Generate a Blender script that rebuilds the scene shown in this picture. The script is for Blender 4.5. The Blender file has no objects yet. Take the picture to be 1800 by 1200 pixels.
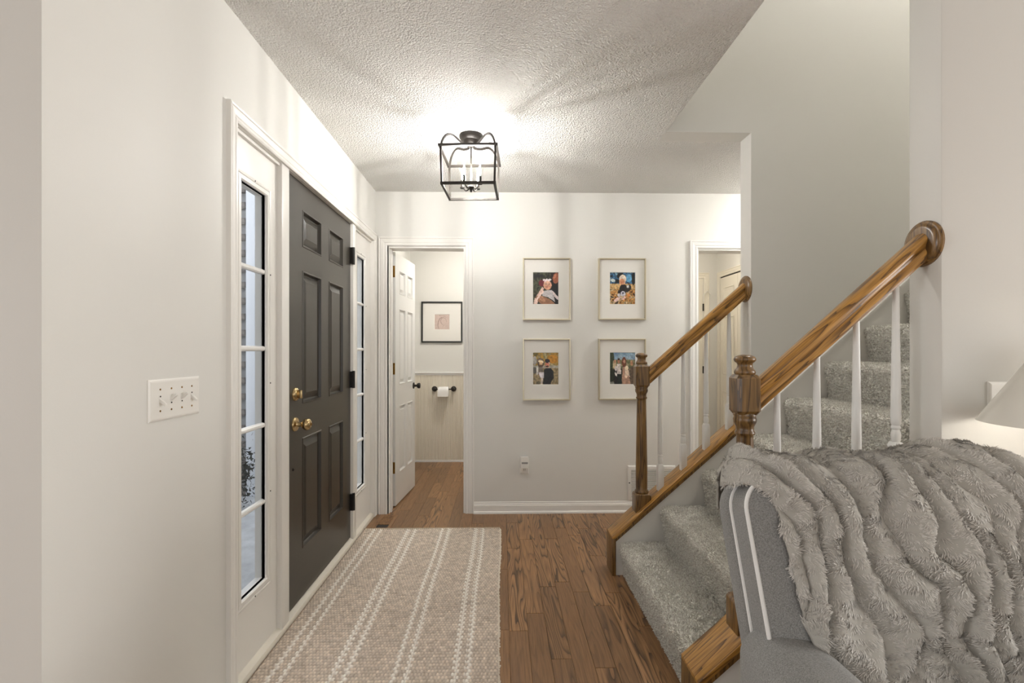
import bpy, bmesh, math, random
import numpy as np
from mathutils import Vector, Matrix

random.seed(7)
scene = bpy.context.scene
COL = scene.collection


def srgb(r, g, b):
    def f(c):
        c /= 255.0
        return c / 12.92 if c <= 0.04045 else ((c + 0.055) / 1.055) ** 2.4
    return (f(r), f(g), f(b), 1.0)


# ------------------------------------------------------------------ camera
CAM_H = 1.235
cam_data = bpy.data.cameras.new('camera')
cam = bpy.data.objects.new('camera', cam_data)
COL.objects.link(cam)
cam_data.sensor_width = 36.0
cam_data.lens = 860.0 / 1800.0 * 36.0
cam_data.shift_y = 16.0 / 1800.0
cam_data.clip_start = 0.05
cam.location = (0, 0, CAM_H)
cam.rotation_euler = (math.pi / 2, 0, -math.atan(18.0 / 860.0))
scene.camera = cam

# ------------------------------------------------------------------ world, lights, exposure
world = bpy.data.worlds.new('world')
scene.world = world
world.use_nodes = True
wb = world.node_tree.nodes['Background']
wb.inputs['Color'].default_value = srgb(238, 240, 244)
wb.inputs['Strength'].default_value = 1.1
scene.view_settings.view_transform = 'Standard'
scene.view_settings.look = 'None'
scene.view_settings.exposure = 0.86
scene.view_settings.gamma = 1.0
scene.view_settings.use_curve_mapping = False


def area_light(name, loc, rot, sx, sy, watts, color=(1, 1, 1)):
    l = bpy.data.lights.new(name, 'AREA')
    l.shape = 'RECTANGLE'
    l.size, l.size_y = sx, sy
    l.energy = watts
    l.color = color
    o = bpy.data.objects.new(name, l)
    o.location = loc
    o.rotation_euler = rot
    COL.objects.link(o)
    return o


# added fill lights at unseen living room windows, placed to brighten the foyer
area_light('rear_fill', (0.1, -3.42, 1.45), (math.pi / 2, 0, 0), 3.8, 1.7, 8, (1.0, 0.99, 0.975))
area_light('side_fill', (-5.12, -0.15, 1.45), (math.pi / 2, 0, -math.pi / 2), 1.9, 1.5, 40, (0.99, 0.99, 1.0))
area_light('right_fill', (5.12, 0.35, 1.45), (math.pi / 2, 0, math.pi / 2), 1.9, 1.5, 76, (1.0, 0.99, 0.975))

# ------------------------------------------------------------------ material helpers
MATS = {}


def new_mat(name):
    m = bpy.data.materials.new(name)
    m.use_nodes = True
    nt = m.node_tree
    b = nt.nodes['Principled BSDF']
    MATS[name] = m
    return m, nt, b


def mat(name, color, rough=0.5, metal=0.0, bump=None, var=None, spec=0.5, coat=0.0, sheen=0.0, coords='Object'):
    """bump=(scale, strength, distance); var=(scale, amount) darkens and lightens with noise"""
    m, nt, b = new_mat(name)
    b.inputs['Base Color'].default_value = color
    b.inputs['Roughness'].default_value = rough
    b.inputs['Metallic'].default_value = metal
    b.inputs['Specular IOR Level'].default_value = spec
    b.inputs['Coat Weight'].default_value = coat
    b.inputs['Sheen Weight'].default_value = sheen
    tc = None
    if bump or var:
        tc = nt.nodes.new('ShaderNodeTexCoord')
    if bump:
        n = nt.nodes.new('ShaderNodeTexNoise')
        n.inputs['Scale'].default_value = bump[0]
        n.inputs['Detail'].default_value = 3
        nt.links.new(tc.outputs[coords], n.inputs['Vector'])
        bp = nt.nodes.new('ShaderNodeBump')
        bp.inputs['Strength'].default_value = bump[1]
        bp.inputs['Distance'].default_value = bump[2]
        nt.links.new(n.outputs['Fac'], bp.inputs['Height'])
        nt.links.new(bp.outputs['Normal'], b.inputs['Normal'])
    if var:
        n = nt.nodes.new('ShaderNodeTexNoise')
        n.inputs['Scale'].default_value = var[0]
        n.inputs['Detail'].default_value = 4
        nt.links.new(tc.outputs[coords], n.inputs['Vector'])
        r = nt.nodes.new('ShaderNodeValToRGB')
        a = var[1]
        r.color_ramp.elements[0].position = 0.3
        r.color_ramp.elements[1].position = 0.7
        r.color_ramp.elements[0].color = tuple(c * (1 - a) for c in color[:3]) + (1,)
        r.color_ramp.elements[1].color = tuple(min(1, c * (1 + a)) for c in color[:3]) + (1,)
        nt.links.new(n.outputs['Fac'], r.inputs['Fac'])
        nt.links.new(r.outputs['Color'], b.inputs['Base Color'])
    return m


def emis(name, color, strength):
    m, nt, b = new_mat(name)
    b.inputs['Base Color'].default_value = color
    b.inputs['Emission Color'].default_value = color
    b.inputs['Emission Strength'].default_value = strength
    return m


def wood(name, light, mid, dark, axis_scale, freq, rough=0.35, tint=0.0, rot=(0, 0, 0), coat=0.0, lines=(0.0, 0.22), noise_scale=1.0, plain=0.0):
    """cathedral grain: contour lines of a stretched noise, offset per object"""
    m, nt, b = new_mat(name)
    L = nt.links.new
    tc = nt.nodes.new('ShaderNodeTexCoord')
    oi = nt.nodes.new('ShaderNodeObjectInfo')
    mp = nt.nodes.new('ShaderNodeMapping')
    mp.inputs['Rotation'].default_value = rot
    mp2 = nt.nodes.new('ShaderNodeMapping')
    mp2.inputs['Scale'].default_value = axis_scale
    L(tc.outputs['Object'], mp.inputs['Vector'])
    L(mp.outputs['Vector'], mp2.inputs['Vector'])
    add = nt.nodes.new('ShaderNodeVectorMath')
    add.operation = 'ADD'
    mul = nt.nodes.new('ShaderNodeVectorMath')
    mul.operation = 'SCALE'
    mul.inputs[0].default_value = (37.0, 91.0, 53.0)
    L(oi.outputs['Random'], mul.inputs['Scale'])
    L(mp2.outputs['Vector'], add.inputs[0])
    L(mul.outputs['Vector'], add.inputs[1])
    n = nt.nodes.new('ShaderNodeTexNoise')
    n.inputs['Scale'].default_value = noise_scale
    n.inputs['Detail'].default_value = 2.2
    n.inputs['Roughness'].default_value = 0.42
    L(add.outputs['Vector'], n.inputs['Vector'])
    m1 = nt.nodes.new('ShaderNodeMath')
    m1.operation = 'MULTIPLY'
    m1.inputs[1].default_value = freq
    L(n.outputs['Fac'], m1.inputs[0])
    m2 = nt.nodes.new('ShaderNodeMath')
    m2.operation = 'FRACT'
    L(m1.outputs[0], m2.inputs[0])
    ramp = nt.nodes.new('ShaderNodeValToRGB')
    cr = ramp.color_ramp
    cr.elements[0].position = lines[0]
    cr.elements[0].color = dark
    cr.elements[1].position = lines[1]
    cr.elements[1].color = mid
    e = cr.elements.new(0.75)
    e.color = light
    e = cr.elements.new(0.98)
    e.color = mid
    L(m2.outputs[0], ramp.inputs['Fac'])
    # fine pores
    mp3 = nt.nodes.new('ShaderNodeMapping')
    mp3.inputs['Scale'].default_value = tuple(a * 14 if a > 3 else a * 7 for a in axis_scale)
    L(mp.outputs['Vector'], mp3.inputs['Vector'])
    n2 = nt.nodes.new('ShaderNodeTexNoise')
    n2.inputs['Scale'].default_value = 1.0
    n2.inputs['Detail'].default_value = 4
    L(mp3.outputs['Vector'], n2.inputs['Vector'])
    r2 = nt.nodes.new('ShaderNodeValToRGB')
    r2.color_ramp.elements[0].position = 0.32
    r2.color_ramp.elements[0].color = (0.62, 0.62, 0.62, 1)
    r2.color_ramp.elements[1].position = 0.6
    r2.color_ramp.elements[1].color = (1.05, 1.05, 1.05, 1)
    L(n2.outputs['Fac'], r2.inputs['Fac'])
    mx = nt.nodes.new('ShaderNodeMixRGB')
    mx.blend_type = 'MULTIPLY'
    mx.inputs['Fac'].default_value = 0.8
    L(ramp.outputs['Color'], mx.inputs['Color1'])
    L(r2.outputs['Color'], mx.inputs['Color2'])
    # lighten or darken a whole piece
    hsv = nt.nodes.new('ShaderNodeHueSaturation')
    mr = nt.nodes.new('ShaderNodeMapRange')
    mr.inputs['To Min'].default_value = 1 - tint
    mr.inputs['To Max'].default_value = 1 + tint
    frac = nt.nodes.new('ShaderNodeMath')
    frac.operation = 'MULTIPLY'
    frac.inputs[1].default_value = 7.31
    fr2 = nt.nodes.new('ShaderNodeMath')
    fr2.operation = 'FRACT'
    L(oi.outputs['Random'], frac.inputs[0])
    L(frac.outputs[0], fr2.inputs[0])
    L(fr2.outputs[0], mr.inputs['Value'])
    L(mr.outputs['Result'], hsv.inputs['Value'])
    last = mx.outputs['Color']
    if plain > 0:
        # some pieces are quarter sawn and show hardly any figure
        fr3 = nt.nodes.new('ShaderNodeMath')
        fr3.operation = 'MULTIPLY'
        fr3.inputs[1].default_value = 3.77
        fr4 = nt.nodes.new('ShaderNodeMath')
        fr4.operation = 'FRACT'
        L(oi.outputs['Random'], fr3.inputs[0])
        L(fr3.outputs[0], fr4.inputs[0])
        mr2 = nt.nodes.new('ShaderNodeMapRange')
        mr2.inputs['From Min'].default_value = 0.35
        mr2.inputs['From Max'].default_value = 0.75
        mr2.inputs['To Min'].default_value = plain
        mr2.inputs['To Max'].default_value = 0.1
        L(fr4.outputs[0], mr2.inputs['Value'])
        mxp = nt.nodes.new('ShaderNodeMixRGB')
        L(mr2.outputs['Result'], mxp.inputs['Fac'])
        L(mx.outputs['Color'], mxp.inputs['Color1'])
        mul2 = nt.nodes.new('ShaderNodeMixRGB')
        mul2.blend_type = 'MULTIPLY'
        mul2.inputs['Fac'].default_value = 0.8
        mul2.inputs['Color1'].default_value = mid
        L(r2.outputs['Color'], mul2.inputs['Color2'])
        L(mul2.outputs['Color'], mxp.inputs['Color2'])
        last = mxp.outputs['Color']
    L(last, hsv.inputs['Color'])
    L(hsv.outputs['Color'], b.inputs['Base Color'])
    b.inputs['Roughness'].default_value = rough
    b.inputs['Coat Weight'].default_value = coat
    b.inputs['Coat Roughness'].default_value = 0.25
    bp = nt.nodes.new('ShaderNodeBump')
    bp.inputs['Strength'].default_value = 0.12
    bp.inputs['Distance'].default_value = 0.001
    L(n2.outputs['Fac'], bp.inputs['Height'])
    L(bp.outputs['Normal'], b.inputs['Normal'])
    return m


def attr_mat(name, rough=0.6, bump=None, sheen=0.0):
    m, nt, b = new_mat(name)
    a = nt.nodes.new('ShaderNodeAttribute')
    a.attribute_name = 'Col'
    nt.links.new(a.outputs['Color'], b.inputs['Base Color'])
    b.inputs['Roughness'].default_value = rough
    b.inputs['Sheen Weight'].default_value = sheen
    if bump:
        tc = nt.nodes.new('ShaderNodeTexCoord')
        n = nt.nodes.new('ShaderNodeTexNoise')
        n.inputs['Scale'].default_value = bump[0]
        nt.links.new(tc.outputs['Object'], n.inputs['Vector'])
        bp = nt.nodes.new('ShaderNodeBump')
        bp.inputs['Strength'].default_value = bump[1]
        bp.inputs['Distance'].default_value = bump[2]
        nt.links.new(n.outputs['Fac'], bp.inputs['Height'])
        nt.links.new(bp.outputs['Normal'], b.inputs['Normal'])
    return m


PAINT = mat('wall_paint', srgb(221, 219, 213), 0.55, bump=(220, 0.06, 0.002), spec=0.3)
CEIL = mat('popcorn_ceiling', srgb(240, 238, 233), 0.9, spec=0.1)
TRIM = mat('white_trim_paint', srgb(232, 229, 223), 0.35)
WHITE = mat('white_satin_paint', srgb(232, 231, 227), 0.35)
CREAM = mat('cream_door_paint', srgb(228, 222, 208), 0.35)
BEAD = mat('beadboard_cream_paint', srgb(232, 224, 208), 0.4)
PLASTIC = mat('white_plastic', srgb(232, 229, 222), 0.3)
HOLE = mat('dark_recess', srgb(45, 42, 38), 0.8)
DOORP = mat('charcoal_door_paint', srgb(56, 52, 45), 0.33, bump=(60, 0.05, 0.001))
BRASS = mat('aged_brass', srgb(196, 172, 128), 0.25, metal=1.0)
BRASSD = mat('tarnished_brass', srgb(150, 112, 52), 0.4, metal=1.0, var=(60, 0.35))
BLACK = mat('black_metal', srgb(24, 22, 20), 0.4, metal=0.3)
BRONZE = mat('dark_bronze', srgb(42, 37, 32), 0.5, metal=0.3)
GOLD = mat('champagne_gold_frame', srgb(208, 198, 172), 0.32, metal=0.8)
BLACKF = mat('black_frame_wood', srgb(26, 25, 24), 0.4)
MATB = mat('mat_board', srgb(226, 223, 216), 0.7)
PRINT = attr_mat('photo_print', 0.4)
STAIN = wood('stained_oak_floor', srgb(164, 125, 86), srgb(138, 102, 68), srgb(50, 33, 19), (11.0, 1.0, 1.0), 15.0, rough=0.36, tint=0.20, lines=(0.02, 0.30), plain=0.8)
OAKR = wood('golden_oak_rail', srgb(192, 141, 66), srgb(161, 114, 49), srgb(84, 56, 24), (2.0, 26.0, 26.0), 7.0, rough=0.3, rot=(0, math.atan(0.87), 0), coat=0.3, lines=(0.0, 0.3))
OAKZ = wood('brown_oak_post', srgb(138, 104, 57), srgb(115, 84, 43), srgb(66, 45, 23), (30.0, 30.0, 2.2), 6.0, rough=0.3, tint=0.05, coat=0.3, lines=(0.0, 0.3))
VENTW = wood('oak_vent_wood', srgb(150, 110, 68), srgb(134, 96, 58), srgb(92, 62, 36), (20, 2, 2), 6.0)
FABRIC = mat('grey_tweed_fabric', srgb(134, 133, 130), 0.9, bump=(520, 0.5, 0.0015), var=(420, 0.35), spec=0.2, sheen=0.2)
PIPING = mat('white_piping_cord', srgb(225, 224, 220), 0.7)
CARPET = mat('grey_beige_carpet', srgb(234, 225, 213), 0.95, var=(130, 0.40), spec=0.1)
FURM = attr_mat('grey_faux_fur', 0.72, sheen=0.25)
FURBASE = mat('fur_backing', srgb(170, 166, 158), 0.95, spec=0.1)
RUGM = attr_mat('woven_jute_rug', 0.92, bump=(420, 0.5, 0.002))
SHADE = mat('linen_lamp_shade', srgb(226, 222, 212), 0.8)
CERAMIC = mat('white_ceramic', srgb(225, 222, 215), 0.2)
PAPER = mat('toilet_paper', srgb(240, 238, 234), 0.9)
BULB = emis('lamp_filament_bulb', (1.0, 0.98, 0.95, 1), 800.0)
BULB2 = emis('table_lamp_bulb', (1.0, 0.95, 0.88, 1), 20.0)
GLOBES = {'bathroom': emis('bathroom_fixture_glass', (1.0, 0.96, 0.9, 1), 55.0), 'hall': emis('hall_fixture_glass', (1.0, 0.92, 0.8, 1), 34.0), 'stair': emis('stair_fill_glass', (1.0, 0.98, 0.95, 1), 115.0), 'corridor': emis('corridor_fixture_glass', (1.0, 0.985, 0.96, 1), 76.0)}
CONCRETE = mat('porch_concrete', srgb(176, 178, 180), 0.9, var=(9, 0.15))
BRICK = mat('grey_brick', srgb(118, 112, 108), 0.9, var=(40, 0.3))
MORTAR = mat('mortar', srgb(150, 150, 150), 0.95)
EXTW = mat('exterior_white_paint', srgb(230, 233, 238), 0.5)
LEAF = mat('dark_shrub_leaf', srgb(40, 44, 38), 0.7, var=(30, 0.4))


def glass_mat():
    m, nt, b = new_mat('window_glass')
    out = nt.nodes['Material Output']
    tr = nt.nodes.new('ShaderNodeBsdfTransparent')
    tr.inputs['Color'].default_value = (0.93, 0.95, 0.97, 1)
    gl = nt.nodes.new('ShaderNodeBsdfGlossy')
    gl.inputs['Roughness'].default_value = 0.03
    lw = nt.nodes.new('ShaderNodeLayerWeight')
    lw.inputs['Blend'].default_value = 0.3
    pw = nt.nodes.new('ShaderNodeMath')
    pw.operation = 'POWER'
    pw.inputs[1].default_value = 3.0
    nt.links.new(lw.outputs['Facing'], pw.inputs[0])
    fr = nt.nodes.new('ShaderNodeMath')
    fr.operation = 'MULTIPLY_ADD'
    fr.inputs[1].default_value = 0.35
    fr.inputs[2].default_value = 0.03
    nt.links.new(pw.outputs[0], fr.inputs[0])
    mx = nt.nodes.new('ShaderNodeMixShader')
    nt.links.new(fr.outputs[0], mx.inputs[0])
    nt.links.new(tr.outputs[0], mx.inputs[1])
    nt.links.new(gl.outputs[0], mx.inputs[2])
    nt.links.new(mx.outputs[0], out.inputs['Surface'])
    return m


GLASS = glass_mat()

# popcorn relief: blobs of two sizes
nt = CEIL.node_tree
b = nt.nodes['Principled BSDF']
tc = nt.nodes.new('ShaderNodeTexCoord')
n1 = nt.nodes.new('ShaderNodeTexNoise')
n1.inputs['Scale'].default_value = 105
n1.inputs['Detail'].default_value = 3
n1.inputs['Roughness'].default_value = 0.65
v1 = nt.nodes.new('ShaderNodeTexVoronoi')
v1.inputs['Scale'].default_value = 125
nt.links.new(tc.outputs['Object'], n1.inputs['Vector'])
nt.links.new(tc.outputs['Object'], v1.inputs['Vector'])
ms = nt.nodes.new('ShaderNodeMath')
ms.operation = 'SUBTRACT'
nt.links.new(n1.outputs['Fac'], ms.inputs[0])
mv = nt.nodes.new('ShaderNodeMath')
mv.operation = 'MULTIPLY'
mv.inputs[1].default_value = 0.55
nt.links.new(v1.outputs['Distance'], mv.inputs[0])
nt.links.new(mv.outputs[0], ms.inputs[1])
bp = nt.nodes.new('ShaderNodeBump')
bp.inputs['Strength'].default_value = 0.9
bp.inputs['Distance'].default_value = 0.015
nt.links.new(ms.outputs[0], bp.inputs['Height'])
nt.links.new(bp.outputs['Normal'], b.inputs['Normal'])

# ------------------------------------------------------------------ mesh helpers
ORIG = {}


class MB:
    def __init__(s):
        s.v, s.f = [], []

    def add(s, vs, fs):
        k = len(s.v)
        s.v += [tuple(map(float, p)) for p in vs]
        s.f += [tuple(i + k for i in f) for f in fs]
        return s

    def box(s, x0, x1, y0, y1, z0, z1):
        return s.add([(x0, y0, z0), (x1, y0, z0), (x1, y1, z0), (x0, y1, z0), (x0, y0, z1), (x1, y0, z1), (x1, y1, z1), (x0, y1, z1)],
                     [(0, 3, 2, 1), (4, 5, 6, 7), (0, 1, 5, 4), (1, 2, 6, 5), (2, 3, 7, 6), (3, 0, 4, 7)])

    def loft(s, rings, cap0=True, cap1=True, closed=True):
        n = len(rings[0])
        vs = [p for r in rings for p in r]
        fs = []
        for i in range(len(rings) - 1):
            for j in range(n if closed else n - 1):
                a, b_ = i * n + j, i * n + (j + 1) % n
                fs.append((a, b_, b_ + n, a + n))
        if cap0:
            fs.append(tuple(range(n - 1, -1, -1)))
        if cap1:
            fs.append(tuple(range((len(rings) - 1) * n, len(rings) * n)))
        return s.add(vs, fs)

    def prism(s, poly, axis, a, b_):
        """poly in the two other axes (in xyz order), extruded along axis"""
        def P(p, t):
            q = list(p)
            q.insert(axis, t)
            return tuple(q)
        return s.loft([[P(p, a) for p in poly], [P(p, b_) for p in poly]])

    def lathe(s, prof, c=(0, 0, 0), axis=2, n=20, cap=True):
        """prof = [(radius, height)]"""
        rings = []
        for r, h in prof:
            ring = []
            for k in range(n):
                t = 2 * math.pi * k / n
                a, b_ = r * math.cos(t), r * math.sin(t)
                p = [a, b_]
                p.insert(axis, h)
                ring.append((p[0] + c[0], p[1] + c[1], p[2] + c[2]))
            rings.append(ring)
        return s.loft(rings, cap, cap)

    def tube(s, pts, r, n=8, rs=None):
        pts = [Vector(p) for p in pts]
        rings = []
        up = None
        for i, p in enumerate(pts):
            t = (pts[min(i + 1, len(pts) - 1)] - pts[max(i - 1, 0)]).normalized()
            if up is None:
                up = Vector((0, 0, 1)) if abs(t.z) < 0.9 else Vector((1, 0, 0))
            a = t.cross(up).normalized()
            up = a.cross(t).normalized()
            rr = rs[i] if rs else r
            off = math.pi / n
            rings.append([tuple(p + a * rr * math.cos(off + 2 * math.pi * k / n) + up * rr * math.sin(off + 2 * math.pi * k / n)) for k in range(n)])
        return s.loft(rings)

    def rectloft(s, o, u, v, n, w, h, rings, cap=True):
        """nested rectangles: rings=[(inset, depth)] on plane o + u*w, v*h, pushed along n"""
        o, u, v, n = Vector(o), Vector(u), Vector(v), Vector(n)
        R = []
        for i, d in rings:
            R.append([tuple(o + u * a + v * b_ + n * d) for a, b_ in ((i, i), (w - i, i), (w - i, h - i), (i, h - i))])
        return s.loft(R, cap0=False, cap1=cap)

    def build(s, name, m, parent=None, smooth=False, origin=None, bevel=0, seg=2, angle=40):
        me = bpy.data.meshes.new(name)
        o0 = Vector(origin) if origin is not None else (ORIG[parent.name] if parent is not None else Vector((0, 0, 0)))
        me.from_pydata([tuple(Vector(p) - o0) for p in s.v], [], s.f)
        bm = bmesh.new()
        bm.from_mesh(me)
        bmesh.ops.recalc_face_normals(bm, faces=bm.faces)
        if bevel:
            es = [e for e in bm.edges if len(e.link_faces) == 2 and e.calc_face_angle(0) > 0.6]
            bmesh.ops.bevel(bm, geom=es, offset=bevel, segments=seg, profile=0.5, affect='EDGES', clamp_overlap=True)
        bm.to_mesh(me)
        bm.free()
        me.materials.append(m)
        if smooth or bevel:
            for p in me.polygons:
                p.use_smooth = True
            me.set_sharp_from_angle(angle=math.radians(angle))
        o = bpy.data.objects.new(name, me)
        COL.objects.link(o)
        if parent is not None:
            o.parent = parent
            o.location = o0 - ORIG[parent.name]
        else:
            o.location = o0
        ORIG[o.name] = o0.copy()
        return o


def tag(o, label=None, cat=None, group=None, kind=None):
    if label:
        o['label'] = label
    if cat:
        o['category'] = cat
    if group:
        o['group'] = group
    if kind:
        o['kind'] = kind
    return o


def thing(name, loc, label, cat, group=None, kind=None):
    o = bpy.data.objects.new(name, None)
    o.empty_display_size = 0.05
    o.location = loc
    COL.objects.link(o)
    ORIG[o.name] = Vector(loc)
    return tag(o, label, cat, group, kind)


def struct(mb, name, m, label, cat, **kw):
    return tag(mb.build(name, m, **kw), label, cat, kind='structure')


def raw_mesh(name, verts, faces, m, parent=None, smooth=False, cols=None):
    """numpy mesh of equal faces, in world coordinates"""
    me = bpy.data.meshes.new(name)
    o0 = ORIG[parent.name] if parent is not None else Vector((0, 0, 0))
    verts = np.asarray(verts, dtype=np.float32) - np.array(o0, dtype=np.float32)
    faces = np.asarray(faces, dtype=np.int32)
    k = faces.shape[1]
    me.vertices.add(len(verts))
    me.vertices.foreach_set('co', verts.ravel())
    me.loops.add(faces.size)
    me.loops.foreach_set('vertex_index', faces.ravel())
    me.polygons.add(len(faces))
    me.polygons.foreach_set('loop_start', np.arange(0, faces.size, k, dtype=np.int32))
    me.polygons.foreach_set('loop_total', np.full(len(faces), k, dtype=np.int32))
    if smooth:
        me.polygons.foreach_set('use_smooth', np.ones(len(faces), dtype=bool))
    me.update(calc_edges=True)
    if cols is not None:
        a = me.color_attributes.new('Col', 'FLOAT_COLOR', 'POINT')
        c4 = np.ones((len(verts), 4), dtype=np.float32)
        c4[:, :3] = cols
        a.data.foreach_set('color', c4.ravel())
    me.materials.append(m)
    o = bpy.data.objects.new(name, me)
    COL.objects.link(o)
    if parent is not None:
        o.parent = parent
    ORIG[o.name] = Vector(o0)
    return o


_tab = np.random.RandomState(3).rand(256, 256)


def vnoise(x, y, seed=0):
    x = np.asarray(x, dtype=float) + seed * 17.3
    y = np.asarray(y, dtype=float) + seed * 9.1
    xi, yi = np.floor(x).astype(int), np.floor(y).astype(int)
    fx, fy = x - xi, y - yi
    fx, fy = fx * fx * (3 - 2 * fx), fy * fy * (3 - 2 * fy)
    g = lambda a, b_: _tab[a % 256, b_ % 256]
    return (g(xi, yi) * (1 - fx) + g(xi + 1, yi) * fx) * (1 - fy) + (g(xi, yi + 1) * (1 - fx) + g(xi + 1, yi + 1) * fx) * fy


def casing(name, m, o, u, v, n, u0, u1, v0, v1, width=0.058, depth=0.018, parent=None, sides='LTR'):
    """moulded door casing mitred round an opening u0..u1, v0..v1 (each side its own piece)"""
    o, u, v, n = Vector(o), Vector(u), Vector(v), Vector(n)
    k = width / 0.058
    prof = [(0, 0), (0, .6), (.006, .78), (.014, .74), (.018, .6), (.022, .74), (.032, .80), (.042, .86), (.046, .74), (.049, .94), (.054, 1.0), (.058, .95), (.058, 0)]
    prof = [(a * k, b_ * depth) for a, b_ in prof]
    P = lambda a, b_, d: tuple(o + u * a + v * b_ + n * d)
    L0 = [P(u0 - d, v0, h) for d, h in prof]
    L1 = [P(u0 - d, v1 + d, h) for d, h in prof]
    R1 = [P(u1 + d, v1 + d, h) for d, h in prof]
    R0 = [P(u1 + d, v0, h) for d, h in prof]
    if 'L' in sides:
        MB().loft([L0, L1]).build('casing_side', m, parent)
    if 'T' in sides:
        MB().loft([L1, R1]).build('casing_head', m, parent)
    if 'R' in sides:
        MB().loft([R1, R0]).build('casing_side', m, parent)


# ------------------------------------------------------------------ dimensions
XW = -0.955          # left wall face
YB = 3.727           # back wall face
WT = 0.12
ZC = 2.44
X0 = 1.38            # ends of the stair walls
YN0, YN1 = 1.507, 1.63
YF0, YF1 = 2.68, 2.80
YR = 5.45            # rear wall of bathroom and hall
ZU = 4.9

# ------------------------------------------------------------------ room shell
w = MB()
w.box(XW - .145, XW, 1.036, 1.775, 0, ZC).box(XW - .145, XW, 3.66, YB, 0, ZC).box(XW - .145, XW, 1.775, 3.66, 2.055, ZC)
struct(w, 'wall_left', PAINT, 'off-white foyer wall around the charcoal front door', 'wall')
struct(MB().box(-5.2, XW - .145, 1.036, 1.17, 0, ZC), 'wall_near_left', PAINT, 'shaded wall strip at the left edge of the photo', 'wall')
w = MB()
w.box(XW - .145, -.858, YB, YB + WT, 0, ZC).box(-.277, 1.498, YB, YB + WT, 0, ZC).box(2.30, 4.6, YB, YB + WT, 0, ZC)
w.box(-.858, -.277, YB, YB + WT, 2.03, ZC).box(1.498, 2.30, YB, YB + WT, 2.02, ZC)
struct(w, 'wall_back', PAINT, 'off-white wall hung with four gold framed photos', 'wall')
w = MB()
w.box(X0, 4.6, YF0, YF1, 0, ZU).box(.904, X0, YF0, YF1, ZC, ZU)
struct(w, 'wall_stair_far', PAINT, 'tall grey wall rising behind the carpeted stairs', 'wall')
w = MB()
w.box(X0, 5.32, YN0, YN1, 0, ZU).box(.904, X0, YN0, YN1, ZC, ZU)
struct(w, 'wall_stair_near', PAINT, 'white wall and its end post where the near handrail stops', 'wall', bevel=.004)
struct(MB().box(.784, .904, YN0, YF1, ZC + .02, ZU), 'wall_upper_left', PAINT, 'upper stairwell wall above the foyer ceiling', 'wall')
struct(MB().box(4.6, 4.72, YN0, YB + WT, 0, ZU), 'wall_stair_end', PAINT, 'end wall at the top of the stairwell', 'wall')
struct(MB().box(.784, 4.72, YN0, YF1, ZU, ZU + .1), 'ceiling_upper', CEIL, 'upper stairwell ceiling', 'ceiling')
# living room behind the camera
struct(MB().box(-5.32, -5.2, -3.6, 1.17, 0, .72).box(-5.32, -5.2, -3.6, 1.17, 2.2, ZC).box(-5.32, -5.2, -3.6, -1.1, .72, 2.2).box(-5.32, -5.2, .8, 1.17, .72, 2.2),
       'wall_living_left', PAINT, 'living room side wall behind the camera', 'wall')
struct(MB().box(-5.32, 5.32, -3.6, -3.5, 0, .6).box(-5.32, 5.32, -3.6, -3.5, 2.3, ZC).box(-5.32, -1.8, -3.6, -3.5, .6, 2.3).box(2.0, 5.32, -3.6, -3.5, .6, 2.3),
       'wall_living_rear', PAINT, 'living room window wall behind the camera', 'wall')
struct(MB().box(5.2, 5.32, -3.5, YN0, 0, .72).box(5.2, 5.32, -3.5, YN0, 2.2, ZC).box(5.2, 5.32, -3.5, -.6, .72, 2.2).box(5.2, 5.32, 1.3, YN0, .72, 2.2),
       'wall_living_right', PAINT, 'living room right wall beyond the lamp', 'wall')
# bathroom and hall
struct(MB().box(-1.14, -1.02, YB + WT, YR, 0, ZC), 'wall_bath_left', PAINT, 'bathroom wall behind the open white door', 'wall')
struct(MB().box(.86, .98, YB + WT, YR, 0, ZC), 'wall_bath_right', PAINT, 'partition between bathroom and hall', 'wall')
bw = struct(MB().box(-1.14, .98, YR, YR + WT, 0, ZC), 'wall_bath_back', PAINT, 'bathroom wall with cream beadboard wainscot', 'wall')
struct(MB().box(.98, 2.42, YR, YR + WT, 0, ZC), 'wall_hall_back', PAINT, 'hall end wall seen through the right doorway', 'wall')
struct(MB().box(2.42, 2.54, YB + WT, YR + WT, 0, ZC), 'wall_hall_right', PAINT, 'hall side wall with the closet door', 'wall')
c = MB()
c.box(-5.3, .904, -3.6, 1.17, ZC, ZC + .12).box(XW - .185, .904, 1.17, YR + WT, ZC, ZC + .12).box(.904, 5.3, -3.6, YN0, ZC, ZC + .12).box(.904, 4.6, YF1, YR + WT, ZC, ZC + .12)
struct(c, 'ceiling', CEIL, 'popcorn textured foyer ceiling with a square stair opening', 'ceiling')

# floor with individual planks
fl = struct(MB().box(-5.3, 5.3, -3.6, 1.17, -.10, -.004).box(XW - .13, 5.3, 1.17, YR + WT, -.10, -.004), 'floor', STAIN, 'brown stained oak strip floor', 'floor', origin=(0, 0, 0))
PW = .0826
plank_mesh = {}


def plank_data(Lk):
    if Lk not in plank_mesh:
        hw, hl = PW / 2 - .0004, Lk / 2 - .0004
        rings = [[(-hw, -hl, -.010), (hw, -hl, -.010), (hw, hl, -.010), (-hw, hl, -.010)],
                 [(-hw, -hl, -.0012), (hw, -hl, -.0012), (hw, hl, -.0012), (-hw, hl, -.0012)],
                 [(-hw + .0012, -hl + .0012, 0), (hw - .0012, -hl + .0012, 0), (hw - .0012, hl - .0012, 0), (-hw + .0012, hl - .0012, 0)]]
        o = MB().loft(rings).build('plank', STAIN)
        plank_mesh[Lk] = o.data
        bpy.data.objects.remove(o)
    return plank_mesh[Lk]


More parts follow.
